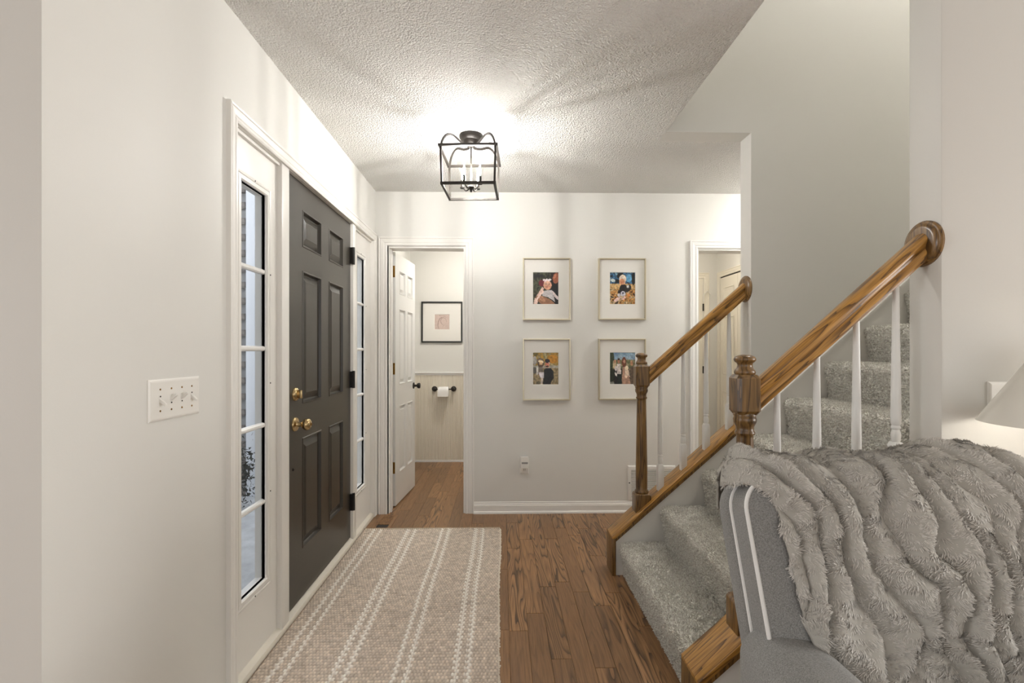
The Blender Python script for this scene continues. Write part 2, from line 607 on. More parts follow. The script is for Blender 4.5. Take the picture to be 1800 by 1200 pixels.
rp = random.Random(11)
lens = (.45, .6, .75, .9, 1.05, 1.2)
xk = -.958 + PW / 2
while xk < 2.40:
    ya = 1.0 if xk < .70 else YF1 + .0
    y = ya - (rp.random() * .5 if xk < .70 else 0)
    while y < YR - .02:
        Lk = rp.choice(lens)
        if y + Lk > YR:
            Lk = round(YR - y, 3)
        if Lk > .05:
            p = bpy.data.objects.new('plank', plank_data(Lk))
            COL.objects.link(p)
            p.parent = fl
            p.location = (xk, y + Lk / 2, 0)
        y += Lk
    xk += PW

# baseboards
def base_profile(h=.085, t=.014):
    return [(0, 0), (t, 0), (t, h * .68), (t * .75, h * .72), (t * .8, h * .78), (t * .45, h * .86), (t * .4, h * .97), (t * .2, h), (0, h)]


b_ = MB().prism([(YB - d, z) for d, z in base_profile()], 0, -.212, 1.44)
b_.prism([(YB - .014 - d, z) for d, z in [(0, 0), (.012, 0), (.010, .012), (0, .018)]], 0, -.212, 1.44)
struct(b_, 'baseboard_back', TRIM, 'white baseboard under the framed photos', 'baseboard')
b_ = MB().prism([(XW + d, z) for d, z in base_profile()], 1, 1.036, 1.712)
struct(b_, 'baseboard_left', TRIM, 'white baseboard under the light switches', 'baseboard')
struct(MB().prism([(1.036 - d, z) for d, z in base_profile()], 0, -5.2, -.955), 'baseboard_near', TRIM, 'white baseboard on the left edge wall', 'baseboard')
struct(MB().prism([(YN0 - d, z) for d, z in base_profile()], 0, X0, 5.2), 'baseboard_right', TRIM, 'white baseboard behind the armchair', 'baseboard')
struct(MB().prism([(YR - d, z) for d, z in [(0, 0), (.012, 0), (.012, .02), (.006, .026), (0, .026)]], 0, -1.02, .86), 'baseboard_bath', WHITE, 'thin white base strip under the beadboard', 'baseboard')

# ------------------------------------------------------------------ front entry
X_, Y_, Z_ = Vector((1, 0, 0)), Vector((0, 1, 0)), Vector((0, 0, 1))
XD = -.972
t1 = thing('trim_1', (XW, 2.7, 0), 'white moulded casing around front door and both sidelights', 'trim', kind='structure')
casing('casing', TRIM, (XW, 0, 0), Y_, Z_, X_, 1.772, 3.655, 0, 2.05, .057, .018, t1)
for (a, b2) in ((2.143, 2.217), (3.162, 3.226)):
    m_ = MB().box(XD - .07, XW + .002, a, b2, 0, 2.05)
    m_.build('mullion_post', TRIM, t1, bevel=.003)
# head and side jambs with a small stop step
j = MB().box(XD - .07, XW, 1.76, 1.775, .03, 2.06).box(XD - .07, XW, 3.652, 3.667, .03, 2.06)
j.build('side_jamb', TRIM, t1)
j = MB().box(XD - .07, XW, 1.76, 3.66, 2.048, 2.062).box(XD - .01, XW - .008, 1.775, 2.143, 2.036, 2.049).box(XD - .01, XW - .008, 3.226, 3.655, 2.036, 2.049)
j.build('head_jamb', TRIM, t1)
# sloped sill and threshold along the whole unit
s_ = MB().prism([(-.985, 0), (-.948, 0), (-.946, .012), (-.951, .024), (-.985, .036)], 1, 1.775, 3.655)
s_.build('threshold', CREAM, t1, smooth=True)

# door slab: stiles and rails around six raised panels
d1 = thing('door_1', (XD, 2.70, .035), 'charcoal six-panel front door with brass knob', 'door', kind='structure')
DY0, DY1, DZ0, DZ1 = 2.228, 3.162, .038, 2.05
cols = ((2.405, 2.655), (2.772, 3.016))
rows = ((.270, .810), (.976, 1.625), (1.740, 1.922))
s_ = MB()
T = .044
s_.box(XD - T, XD, DY0, cols[0][0], DZ0, DZ1).box(XD - T, XD, cols[0][1], cols[1][0], DZ0, DZ1).box(XD - T, XD, cols[1][1], DY1, DZ0, DZ1)
for a, b2 in cols:
    zs = [DZ0] + [q for r in rows for q in r] + [DZ1]
    for i in range(0, len(zs), 2):
        s_.box(XD - T, XD, a, b2, zs[i], zs[i + 1])
s_.build('slab', DOORP, d1)
PANEL = [(0, .0), (.003, .003), (.008, .003), (.012, -.009), (.016, -.015), (.021, -.015), (.025, -.013), (.052, -.002), (.056, -.0022)]
for a, b2 in cols:
    for z0, z1 in rows:
        MB().rectloft((XD, a, z0), Y_, Z_, X_, b2 - a, z1 - z0, PANEL).build('panel', DOORP, d1)
for z in (1.843, 1.05, .265):
    h = MB().box(XD, XD + .020, 3.146, 3.184, z - .052, z + .052)
    h.lathe([(.009, z - .055), (.009, z + .055)], (XD + .02, 3.165, 0), 2, 12)
    tag(h.build('hinge', BLACK, d1, smooth=True, angle=30), 'black butt hinge')
k = MB().lathe([(.034, 0), (.034, .004), (.030, .009), (.014, .012), (.011, .02), (.011, .034), (.020, .040), (.027, .050), (.0285, .058), (.025, .068), (.016, .074), (.004, .076)], (XD, 2.318, .889), 0, 24)
kn = tag(k.build('knob', BRASS, d1, smooth=True), 'round brass door knob')
MB().lathe([(.006, .0745), (.006, .079), (.001, .079)], (XD, 2.318, .889), 0, 12).build('privacy_button', BRASSD, kn)
k = MB().lathe([(.032, 0), (.032, .004), (.028, .012), (.020, .016), (.004, .017)], (XD, 2.320, 1.030), 0, 24)
db = tag(k.build('deadbolt', BRASS, d1, smooth=True), 'brass deadbolt with thumb turn')
MB().box(XD + .015, XD + .034, 2.315, 2.325, 1.010, 1.050).build('thumb_turn', BRASS, db, bevel=.003)
MB().lathe([(.007, 0), (.007, .003), (.002, .006)], (XD, 2.300, .681), 0, 12).build('screw', BRONZE, d1, smooth=True)


def sidelight(name, y0, y1, g0, g1, label):
    t = thing(name, (XD, (y0 + y1) / 2, .03), label, 'window', kind='structure')
    xs = XD - .004
    zb, zt = .300, 1.872
    f = MB().box(xs - .04, xs, y0, g0, .03, 2.05).box(xs - .04, xs, g1, y1, .03, 2.05).box(xs - .04, xs, g0, g1, .03, zb).box(xs - .04, xs, g0, g1, zt, 2.05)
    f.build('sidelight_panel', TRIM, t)
    # raised glazing stop with a small groove
    P = lambda i: [(g0 - i, zb - i), (g1 + i, zb - i), (g1 + i, zt + i), (g0 - i, zt + i)]
    rings = [[(xs + h, a, b2) for a, b2 in P(i)] for i, h in ((.036, 0), (.036, .007), (.030, .011), (.024, .010), (.022, .006), (.019, .010), (.004, .011), (0, .006), (0, -.012))]
    MB().loft(rings, False, False).build('glazing_stop', TRIM, t)
    step = (zt - zb) / 5
    for i in range(1, 5):
        z = zb + step * i
        MB().prism([(xs - .012, z - .011), (xs - .002, z - .009), (xs + .002, z - .004), (xs + .002, z + .004), (xs - .002, z + .009), (xs - .012, z + .011)], 1, g0, g1).build('muntin', WHITE, t)
    for i in range(5):
        MB().box(xs - .0155, xs - .0125, g0, g1, zb + step * i + .004, zb + step * (i + 1) - .004).build('pane', GLASS, t)
    for z in (zb + .35, zb + .8, zb + 1.25):
        MB().lathe([(.003, .0), (.003, .0118), (.001, .012)], (xs, g1 + .027, z), 0, 8).build('screw', HOLE, t)
    MB().lathe([(.003, .0), (.003, .0118), (.001, .012)], (xs, (g0 + g1) / 2, zt + .027), 0, 8).build('screw', HOLE, t)
    MB().lathe([(.003, .0), (.003, .0118), (.001, .012)], (xs, (g0 + g1) / 2, zb - .027), 0, 8).build('screw', HOLE, t)
    return t


sidelight('window_1', 1.775, 2.143, 1.838, 2.036, 'tall five-pane sidelight on the near side of the front door')
sidelight('window_2', 3.226, 3.655, 3.290, 3.475, 'tall five-pane sidelight between front door and bathroom doorway')

# porch outside
g = struct(MB().box(-9, XD - .15, -1, 14, -.25, -.12), 'floor_porch', CONCRETE, 'pale concrete porch outside the sidelight', 'porch')
br = struct(MB().box(-5.5, -2.37, 4.62, 4.8, -.12, 3.4), 'wall_brick', MORTAR, 'grey brick wall outside the near sidelight', 'wall')
bm_ = MB().box(-.0975, .0975, -.012, .05, -.029, .029).build('brick', BRICK, br)
bm_.data.materials[0] = BRICK
bdat = bm_.data
first = True
for r in range(44):
    for q in range(3):
        x = -2.38 - .1 - q * .205 - (.1 if r % 2 else 0)
        o = bm_ if first else bpy.data.objects.new('brick', bdat)
        if not first:
            COL.objects.link(o)
            o.parent = br
        first = False
        o.location = (x, 4.60, -.08 + r * .074)
tb = MB().box(-2.368, -2.285, 4.575, 4.615, -.12, 3.4).build('porch_post', EXTW, bevel=.006)
tag(tb, 'white porch post outside the near sidelight', 'post')
tb = MB().box(-2.262, -2.235, 4.56, 4.6, -.12, 3.4)
tag(tb.build('porch_downspout', EXTW, bevel=.006), 'slim white downspout beside the porch post', 'downspout')
tag(MB().box(-9, -1.2, 8.5, 8.7, -.12, 2.7).build('porch_siding', EXTW), 'pale siding far behind the porch post', 'siding')
sv, sf = [], []
rs = np.random.RandomState(5)
for i in range(900):
    cpos = np.array([-2.29, 4.22, .18]) + rs.normal(0, 1, 3) * (.09, .05, .12)
    cpos[2] = max(cpos[2], -.1)
    a, b2 = rs.normal(0, .02, 3), rs.normal(0, .02, 3)
    k0 = len(sv)
    sv += [cpos, cpos + a, cpos + b2]
    sf.append((k0, k0 + 1, k0 + 2))
sh = thing('shrub', (-2.29, 4.22, -.12), 'dark shrub low outside the near sidelight', 'shrub')
tag(raw_mesh('foliage', sv, sf, LEAF, sh), kind='stuff')
MB().tube([(-2.29, 4.22, -.12), (-2.29, 4.22, .2)], .01).build('stem', BRONZE, sh)

# ------------------------------------------------------------------ bathroom doorway, open door
t2 = thing('trim_2', (-.57, YB, 0), 'white moulded casing around the bathroom doorway', 'trim', kind='structure')
casing('casing', TRIM, (0, YB, 0), X_, Z_, -Y_, -.866, -.277, 0, 2.028, .066, .018, t2)
j = MB().box(-.866, -.852, YB, YB + WT, 0, 2.03).box(-.852, -.842, YB + .03, YB + .065, 0, 2.02)
j.build('side_jamb', TRIM, t2)
MB().box(-.291, -.277, YB, YB + WT, 0, 2.03).build('side_jamb', TRIM, t2)
MB().box(-.852, -.291, YB, YB + WT, 2.012, 2.03).build('head_jamb', TRIM, t2)

# slab built flat in local coordinates: x along width, y thickness, then turned
d2 = thing('door_2', (0, 0, 0), 'white six-panel bathroom door standing open', 'door', kind='structure')
W2, T2, H2 = .585, .035, 2.0
c2 = ((.10, .275), (.335, .505))
r2 = ((.24, .78), (.95, 1.56), (1.68, 1.87))
s_ = MB()
s_.box(0, c2[0][0], 0, T2, 0, H2).box(c2[0][1], c2[1][0], 0, T2, 0, H2).box(c2[1][1], W2, 0, T2, 0, H2)
for a, b2 in c2:
    zs = [0] + [q for r in r2 for q in r] + [H2]
    for i in range(0, len(zs), 2):
        s_.box(a, b2, 0, T2, zs[i], zs[i + 1])
s_.build('slab', WHITE, d2)
for a, b2 in c2:
    for z0, z1 in r2:
        MB().rectloft((a, 0, z0), X_, Z_, -Y_, b2 - a, z1 - z0, [(i * .8, d) for i, d in PANEL]).build('panel', WHITE, d2)
        MB().rectloft((a, T2, z0), X_, Z_, Y_, b2 - a, z1 - z0, [(i * .8, d) for i, d in PANEL]).build('panel', WHITE, d2)
for z in (1.845, 1.08, .30):
    h = MB().box(-.004, .0, .004, T2, z - .045, z + .045).box(-.006, -.002, T2, T2 + .022, z - .045, z + .045)
    h.lathe([(.006, z - .047), (.006, z + .047)], (-.004, T2 + .002, 0), 2, 10)
    tag(h.build('hinge', BRASSD, d2, smooth=True, angle=30), 'tarnished brass hinge')
for sgn, y in ((-1, 0), (1, T2)):
    pr = [(.028, 0), (.028, .005), (.012, .010), (.010, .03), (.022, .038), (.026, .05), (.022, .060), (.004, .063)]
    if sgn < 0:
        pr = [(r, -h) for r, h in pr]
    tag(MB().lathe(pr, (.535, y, .91), 1, 18).build('knob', BRONZE, d2, smooth=True), 'dark bronze door knob')
d2.location = (-.836, 3.868, .012)
d2.rotation_euler = (0, 0, math.pi / 2 - math.radians(4.8))

# beadboard
bdx = MB()
n_b, bp_ = 48, .0392
x = -1.02
while x < .86 - bp_ / 2:
    x1 = min(x + bp_, .86)
    bdx.prism([(x, YR), (x, YR - .003), (x + .003, YR - .009), (x + bp_ * .42, YR - .010), (x + bp_ * .44, YR - .007), (x + bp_ * .5, YR - .011), (x + bp_ * .56, YR - .007), (x + bp_ * .58, YR - .010), (x1 - .003, YR - .009), (x1, YR - .003), (x1, YR)], 2, .0, .965)
    x += bp_
tag(bdx.build('beadboard', BEAD, bw), 'cream beadboard wainscot', kind='stuff')
MB().prism([(YR, .962), (YR - .016, .962), (YR - .018, .975), (YR - .026, .985), (YR - .026, .995), (YR, .998)], 0, -1.02, .86).build('chair_rail', WHITE, bw)

tp = thing('toilet_paper_holder', (-.638, YR, .812), 'dark bronze wall holder carrying the toilet roll', 'paper holder')
for x in (-.744, -.533):
    m_ = MB().lathe([(.030, -.011), (.030, -.018), (.022, -.026), (.014, -.03), (.012, -.062), (.018, -.07), (.018, -.084), (.006, -.09)], (x, YR, .812), 1, 16)
    m_.build('bracket', BRONZE, tp, smooth=True)
MB().tube([(-.744, YR - .075, .812), (-.533, YR - .075, .812)], .007).build('rod', BRONZE, tp)
tr_ = thing('toilet_roll', (-.638, YR - .078, .80), 'white toilet paper roll on the dark wall holder', 'toilet paper')
m_ = MB().lathe([(.019, -.056), (.050, -.056), (.050, .056), (.019, .056), (.019, -.056)], (-.638, YR - .078, .79), 0, 28, cap=False)
m_.build('roll', PAPER, tr_, smooth=True)
MB().box(-.694, -.582, YR - .129, YR - .1275, .735, .79).build('loose_sheet', PAPER, tr_)

# bathroom ceiling lamp and hall ceiling lamp (light of those rooms)
for (x, y, nm, lb) in ((-.25, 4.65, 'bathroom', 'round frosted ceiling light inside the bathroom'), (2.35, 3.27, 'corridor', 'round frosted ceiling light in the corridor behind the stairs'), (1.75, 4.6, 'hall', 'round frosted ceiling light inside the hall'), (2.6, 2.15, 'stair', 'unseen round fill light added above the stairs')):
    zc = ZU if nm == 'stair' else ZC  # the stairwell one is an unseen fill, added to brighten shaft and steps
    t = thing('flush_ceiling_light', (x, y, zc), lb, 'ceiling light')
    MB().lathe([(.13, 0), (.13, -.02), (.12, -.025)], (x, y, zc), 2, 24).build('base_plate', BRONZE, t, smooth=True)
    MB().lathe([(.12, -.02), (.115, -.05), (.09, -.08), (.05, -.095), (.005, -.1)], (x, y, zc), 2, 24).build('glass_dome', GLOBES[nm], t, smooth=True)

# ------------------------------------------------------------------ hall seen through the right doorway
t3 = thing('trim_3', (1.9, YB, 0), 'white moulded casing around the right hall doorway', 'trim', kind='structure')
casing('casing', WHITE, (0, YB, 0), X_, Z_, -Y_, 1.500, 2.30, 0, 2.018, .058, .018, t3)
MB().box(1.496, 1.512, YB, YB + WT, 0, 2.02).build('side_jamb', WHITE, t3)
MB().box(2.288, 2.304, YB, YB + WT, 0, 2.02).build('side_jamb', WHITE, t3)
MB().box(1.512, 2.288, YB, YB + WT, 2.004, 2.022).build('head_jamb', WHITE, t3)
t4 = thing('trim_4', (1.9, YR, 0), 'cream casing of the hall end door', 'trim', kind='structure')
casing('casing', CREAM, (0, YR, 0), X_, Z_, -Y_, 1.50, 2.262, 0, 2.045, .062, .016, t4)
d3 = thing('door_3', (1.9, YR, 0), 'cream hall end door with a swing latch', 'door', kind='structure')
MB().box(1.506, 2.256, YR - .006, YR, .01, 2.040).build('slab', CREAM, d3)
for a, b2 in ((1.60, 1.84), (1.93, 2.17)):
    for z0, z1 in ((.24, .80), (.98, 1.60), (1.70, 1.92)):
        MB().rectloft((a, YR - .006, z0), X_, Z_, -Y_, b2 - a, z1 - z0, [(i, d + .005) for i, d in PANEL]).build('panel', CREAM, d3)
h = MB().box(2.252, 2.262, YR - .03, YR - .018, 1.78, 1.86).tube([(2.258, YR - .03, 1.86), (2.29, YR - .05, 1.90), (2.33, YR - .04, 1.86)], .005)
tag(h.build('swing_latch', PLASTIC, d3), 'small pale swing latch')
for z in (1.02, 1.72):
    MB().box(2.252, 2.264, YR - .022, YR - .006, z - .04, z + .04).build('hinge', BRONZE, d3)
t5 = thing('trim_5', (2.42, 5.0, 0), 'cream casing of the hall closet door', 'trim', kind='structure')
casing('casing', CREAM, (2.42, 0, 0), -Y_, Z_, -X_, -5.36, -4.55, 0, 2.045, .058, .016, t5)
d4 = thing('door_4', (2.42, 5.0, 0), 'cream panelled closet door on the hall side wall', 'door', kind='structure')
MB().box(2.412, 2.42, 4.56, 4.95, .015, 2.03).box(2.412, 2.42, 4.956, 5.348, .015, 2.03).build('slab', CREAM, d4)
MB().box(2.4185, 2.42, 4.55, 5.36, 0, 2.045).build('reveal', HOLE, d4)
for a, b2 in ((4.63, 4.88), (5.03, 5.28)):
    for z0, z1 in ((.22, .80), (.98, 1.60), (1.70, 1.92)):
        MB().rectloft((2.412, a, z0), Y_, Z_, -X_, b2 - a, z1 - z0, [(i, d + .004) for i, d in PANEL]).build('panel', CREAM, d4)

# ------------------------------------------------------------------ framed pictures
def paint(w_, h_, bg, shapes, seed, speck=.0):
    """flat print: a grid of coloured points, later shapes over earlier ones. u right, v down, both 0..1"""
    nx, ny = 56, 70
    u, v = np.meshgrid(np.linspace(0, 1, nx), np.linspace(0, 1, ny))
    col = bg(u, v)
    for sh_ in shapes:
        kind, c_ = sh_[0], np.array(srgb(*sh_[1])[:3])
        if kind == 'e':
            cx, cy, rx, ry, ang = sh_[2:]
            ca, sa = math.cos(ang), math.sin(ang)
            du, dv = (u - cx), (v - cy)
            a, b2 = (du * ca + dv * sa) / rx, (-du * sa + dv * ca) / ry
            mk = a * a + b2 * b2 < 1
        else:
            pts = sh_[2]
            mk = np.zeros_like(u, dtype=bool)
            for i in range(len(pts)):
                (xa, ya), (xb, yb) = pts[i], pts[i - 1]
                cross = ((ya > v) != (yb > v)) & (u < (xb - xa) * (v - ya) / ((yb - ya) if yb != ya else 1e-9) + xa)
                mk ^= cross
        col[mk] = c_
    if speck:
        col *= (1 + speck * (vnoise(u * 23, v * 29, seed) - .5) * 2)[..., None]
    return nx, ny, np.clip(col, 0, 1).reshape(-1, 3)


def mixbg(stops, seed, scale=8, detail=18):
    cs = [np.array(srgb(*s)[:3]) for s in stops]

    def f(u, v):
        n = .6 * vnoise(u * scale, v * scale * 1.2, seed) + .4 * vnoise(u * detail, v * detail * 1.2, seed + 5)
        t = np.clip((n - .25) / .5, 0, .999) * (len(cs) - 1)
        i = t.astype(int)
        fr = (t - i)[..., None]
        arr = np.array(cs)
        return arr[i] * (1 - fr) + arr[np.minimum(i + 1, len(cs) - 1)] * fr
    return f


def bands(list_):
    """list of (v_end, background function)"""
    def f(u, v):
        out = np.zeros(u.shape + (3,))
        prev = -1
        for ve, g_ in list_:
            mk = (v >= prev) & (v <= ve)
            out[mk] = g_(u, v)[mk]
            prev = ve
        return out
    return f


SK = (206, 150, 122)
baby1 = paint(1, 1, mixbg([(24, 26, 20), (52, 50, 34), (78, 82, 58), (30, 30, 24)], 1), [
    ('e', (34, 20, 16), .88, .22, .2, .34, 0), ('e', (150, 88, 62), .90, .18, .12, .17, .2), ('e', (188, 120, 90), .86, .12, .05, .08, .6),
    ('e', (16, 18, 18), .85, .62, .22, .25, 0), ('e', (110, 34, 44), .34, .34, .12, .1, .3), ('e', (14, 14, 14), .86, .92, .2, .2, 0),
    ('p', (226, 192, 176), [(.02, 1), (.06, .84), (.36, .46), (.44, .50), (.24, .80), (.16, 1)]),
    ('e', (150, 106, 78), .5, .92, .42, .13, .35), ('e', (176, 128, 98), .34, .82, .16, .07, .5),
    ('p', (196, 190, 190), [(.34, .62), (.48, .57), (.74, .55), (.80, .68), (.86, .92), (.6, .78), (.38, .74)]),
    ('p', (222, 206, 204), [(.72, .56), (.80, .6), (1, .78), (1, .88), (.86, .78)]),
    ('e', (212, 156, 128), .57, .40, .16, .145, 0), ('e', (222, 176, 150), .56, .33, .13, .06, 0),
    ('e', (120, 76, 62), .51, .365, .03, .014, 0), ('e', (120, 76, 62), .63, .365, .03, .014, 0), ('e', (168, 92, 82), .55, .46, .045, .018, 0), ('e', (190, 130, 108), .57, .415, .02, .02, 0),
    ('e', (236, 222, 222), .46, .25, .08, .04, .3), ('e', (236, 222, 222), .64, .24, .08, .035, -.2), ('e', (214, 180, 184), .46, .27, .04, .02, .3), ('e', (240, 230, 230), .55, .22, .03, .03, 0),
    ('p', (228, 200, 186), [(.04, .98), (.16, .78), (.4, .56), (.43, .6), (.2, .84), (.14, .98)])], 1, .25)
baby2 = paint(1, 1, bands([(.36, mixbg([(14, 22, 26), (24, 34, 40), (70, 120, 160), (20, 26, 20), (150, 190, 210)], 4, 5, 14)), (.52, mixbg([(176, 134, 82), (214, 178, 122), (150, 112, 64)], 5)),
                           (1, mixbg([(60, 42, 22), (150, 98, 42), (206, 150, 84), (96, 78, 34), (228, 196, 150), (52, 38, 24)], 6, 10, 20))]), [
    ('e', (100, 160, 196), .75, .18, .12, .13, .2), ('e', (206, 216, 214), .12, .25, .09, .05, .2), ('e', (22, 24, 22), .42, .1, .14, .1, 0), ('e', (24, 22, 20), .93, .2, .07, .2, 0),
    ('e', (30, 24, 24), .54, .52, .17, .15, 0), ('e', (34, 28, 26), .72, .5, .14, .1, -.6), ('e', (210, 206, 200), .71, .44, .05, .05, 0), ('e', (28, 22, 26), .42, .64, .12, .07, .4),
    ('e', (222, 208, 188), .51, .20, .14, .13, 0), ('e', (198, 140, 104), .48, .29, .11, .1, 0), ('e', (178, 112, 80), .48, .31, .06, .03, 0), ('e', (226, 170, 136), .57, .33, .04, .04, 0),
    ('e', (196, 196, 206), .52, .67, .1, .08, 0), ('e', (60, 60, 78), .52, .65, .035, .03, 0), ('e', (220, 214, 216), .36, .71, .06, .05, 0),
    ('e', (222, 190, 184), .30, .84, .15, .05, -.5), ('e', (214, 178, 166), .54, .81, .1, .04, -.5), ('e', (206, 128, 62), .74, .72, .06, .06, .3)], 2, .4)
pair = paint(1, 1, bands([(.40, mixbg([(92, 84, 40), (150, 126, 54), (178, 134, 46), (122, 118, 74), (170, 156, 110)], 7)), (.48, mixbg([(150, 146, 130), (170, 164, 150)], 8)),
                          (1, mixbg([(118, 104, 74), (142, 124, 88), (162, 142, 106), (104, 96, 74)], 9))]), [
    ('e', (182, 126, 36), .78, .2, .2, .14, 0), ('e', (164, 160, 152), .07, .25, .08, .14, 0), ('e', (96, 92, 86), .07, .56, .09, .1, 0),
    ('e', (110, 92, 76), .3, .30, .15, .13, .5), ('e', (84, 62, 46), .30, .36, .11, .12, 0), ('e', (236, 214, 180), .31, .28, .1, .05, .2), ('e', (206, 170, 130), .31, .34, .06, .05, 0),
    ('p', (120, 108, 96), [(.18, .46), (.36, .44), (.42, .62), (.40, .68), (.20, .68)]), ('p', (208, 204, 196), [(.13, .44), (.2, .44), (.2, .68), (.14, .70)]),
    ('p', (214, 206, 210), [(.22, .62), (.42, .62), (.47, .76), (.38, .82), (.28, .78)]), ('p', (206, 190, 178), [(.32, .78), (.40, .8), (.37, 1), (.3, 1)]),
    ('p', (24, 24, 24), [(.42, .54), (.52, .48), (.7, .48), (.80, .58), (.82, .80), (.74, .88), (.68, 1), (.38, 1), (.42, .8)]), ('p', (36, 34, 34), [(.74, .56), (.80, .58), (.82, .80), (.74, .86)]),
    ('e', (196, 116, 92), .56, .37, .085, .1, 0), ('e', (30, 28, 36), .57, .26, .1, .07, .2), ('e', (214, 170, 150), .63, .34, .03, .04, 0), ('e', (236, 214, 196), .545, .405, .03, .014, 0), ('e', (60, 40, 32), .55, .43, .06, .025, 0)], 3, .35)
group_ = paint(1, 1, bands([(.22, mixbg([(104, 130, 160), (132, 160, 180), (150, 170, 184)], 10, 4, 6)), (.5, mixbg([(96, 100, 70), (130, 128, 92), (80, 90, 60), (150, 140, 110)], 11)),
                            (1, mixbg([(34, 36, 30), (70, 66, 52), (120, 104, 86), (50, 46, 38)], 12))]), [
    ('e', (60, 70, 50), .05, .2, .12, .3, 0), ('e', (40, 46, 36), .08, .72, .14, .2, 0), ('e', (128, 128, 120), .08, .97, .12, .05, 0),
    ('e', (196, 176, 140), .18, .38, .07, .14, 0), ('e', (186, 140, 112), .20, .28, .045, .06, 0), ('p', (36, 34, 36), [(.16, .52), (.3, .48), (.32, 1), (.18, 1)]), ('e', (214, 206, 204), .24, .5, .05, .08, 0), ('e', (230, 226, 220), .24, .68, .035, .07, -.5),
    ('p', (216, 206, 200), [(.29, .36), (.43, .36), (.44, .68), (.29, .68)]), ('p', (32, 40, 38), [(.29, .68), (.46, .68), (.47, 1), (.30, 1)]), ('e', (176, 120, 96), .35, .27, .05, .07, 0), ('e', (50, 34, 28), .35, .21, .05, .035, 0),
    ('p', (178, 140, 118), [(.50, .46), (.70, .44), (.82, 1), (.48, 1)]), ('e', (112, 64, 46), .56, .30, .09, .16, 0), ('e', (200, 150, 124), .57, .28, .045, .06, 0), ('e', (224, 206, 178), .66, .5, .07, .09, .4), ('p', (232, 208, 184), [(.60, .56), (.72, .54), (.80, .78), (.72, .72), (.66, .80), (.58, .78)]),
    ('e', (180, 132, 100), .86, .34, .06, .08, 0), ('p', (96, 80, 66), [(.8, .44), (1, .44), (1, 1), (.82, 1)])], 4, .35)
sketch = paint(1, 1, mixbg([(196, 176, 166), (204, 184, 174)], 13), [
    ('e', (150, 128, 118), .42, .6, .2, .42, .15), ('e', (202, 182, 172), .43, .62, .17, .40, .15), ('e', (156, 134, 124), .6, .45, .2, .26, -.2), ('e', (200, 180, 170), .61, .46, .175, .24, -.2), ('e', (160, 138, 128), .55, .13, .25, .05, .3), ('e', (202, 182, 172), .56, .14, .22, .035, .3)], 13, .04)


def picture(x0, x1, z0, z1, y, fmat, fw, fd, pic, px0, px1, pz0, pz1, label, cat, group, lip=.004):
    t = thing('picture_frame', ((x0 + x1) / 2, y, z0), label, cat, group)
    W, H = x1 - x0, z1 - z0
    rings = [(0, 0), (0, fd * .9), (fw * .15, fd), (fw * .8, fd), (fw, fd * .9), (fw, fd * .35)]
    MB().rectloft((x0, y, z0), X_, Z_, -Y_, W, H, rings, cap=False).build('frame', fmat, t)
    ym = y - fd * .4
    # mat with a bevelled window
    outer = [(x0 + fw, z0 + fw), (x1 - fw, z0 + fw), (x1 - fw, z1 - fw), (x0 + fw, z1 - fw)]
    inn = [(px0, pz0), (px1, pz0), (px1, pz1), (px0, pz1)]
    inn0 = [(px0 - .003, pz0 - .003), (px1 + .003, pz0 - .003), (px1 + .003, pz1 + .003), (px0 - .003, pz1 + .003)]
    MB().loft([[(a, ym, b2) for a, b2 in outer], [(a, ym, b2) for a, b2 in inn0], [(a, ym + .003, b2) for a, b2 in inn]], False, False).build('mat_board', MATB, t)
    nx, ny, col = pic
    u, v = np.meshgrid(np.linspace(px0 - .001, px1 + .001, nx), np.linspace(pz1 + .001, pz0 - .001, ny))
    vs = np.stack([u.ravel(), np.full(u.size, ym + .0028), v.ravel()], 1)
    ii = np.arange(nx * ny).reshape(ny, nx)
    fs = np.stack([ii[:-1, :-1].ravel(), ii[1:, :-1].ravel(), ii[1:, 1:].ravel(), ii[:-1, 1:].ravel()], 1)
    raw_mesh('print', vs, fs, PRINT, t, cols=col)
    MB().box(x0 + .002, x1 - .002, y - .004, y, z0 + .002, z1 - .002).build('backing', HOLE, t)
    return t


GP = 'gold framed family photos'
for (x0, x1, z0, z1, pic, lab) in (
        (.160, .521, 1.468, 1.938, baby1, 'gold framed photo of a baby in a white bow, upper left of four'),
        (.736, 1.098, 1.470, 1.938, baby2, 'gold framed photo of a child among autumn leaves, upper right of four'),
        (.160, .521, .858, 1.326, pair, 'gold framed photo of two people, one in black, lower left of four'),
        (.736, 1.098, .860, 1.326, group_, 'gold framed group photo partly behind the far newel post')):
    cx = (x0 + x1) / 2 + (-.006 if x0 < .5 else .005)
    cz = (z0 + z1) / 2 + .006
    picture(x0, x1, z0, z1, YB, GOLD, .009, .030, pic, cx - .096, cx + .096, cz - .12, cz + .12, lab, 'picture', GP)
picture(-.890, -.436, 1.324, 1.778, YR, BLACKF, .016, .022, sketch, -.744, -.582, 1.470, 1.634, 'black framed line drawing hanging in the bathroom', 'picture', None)

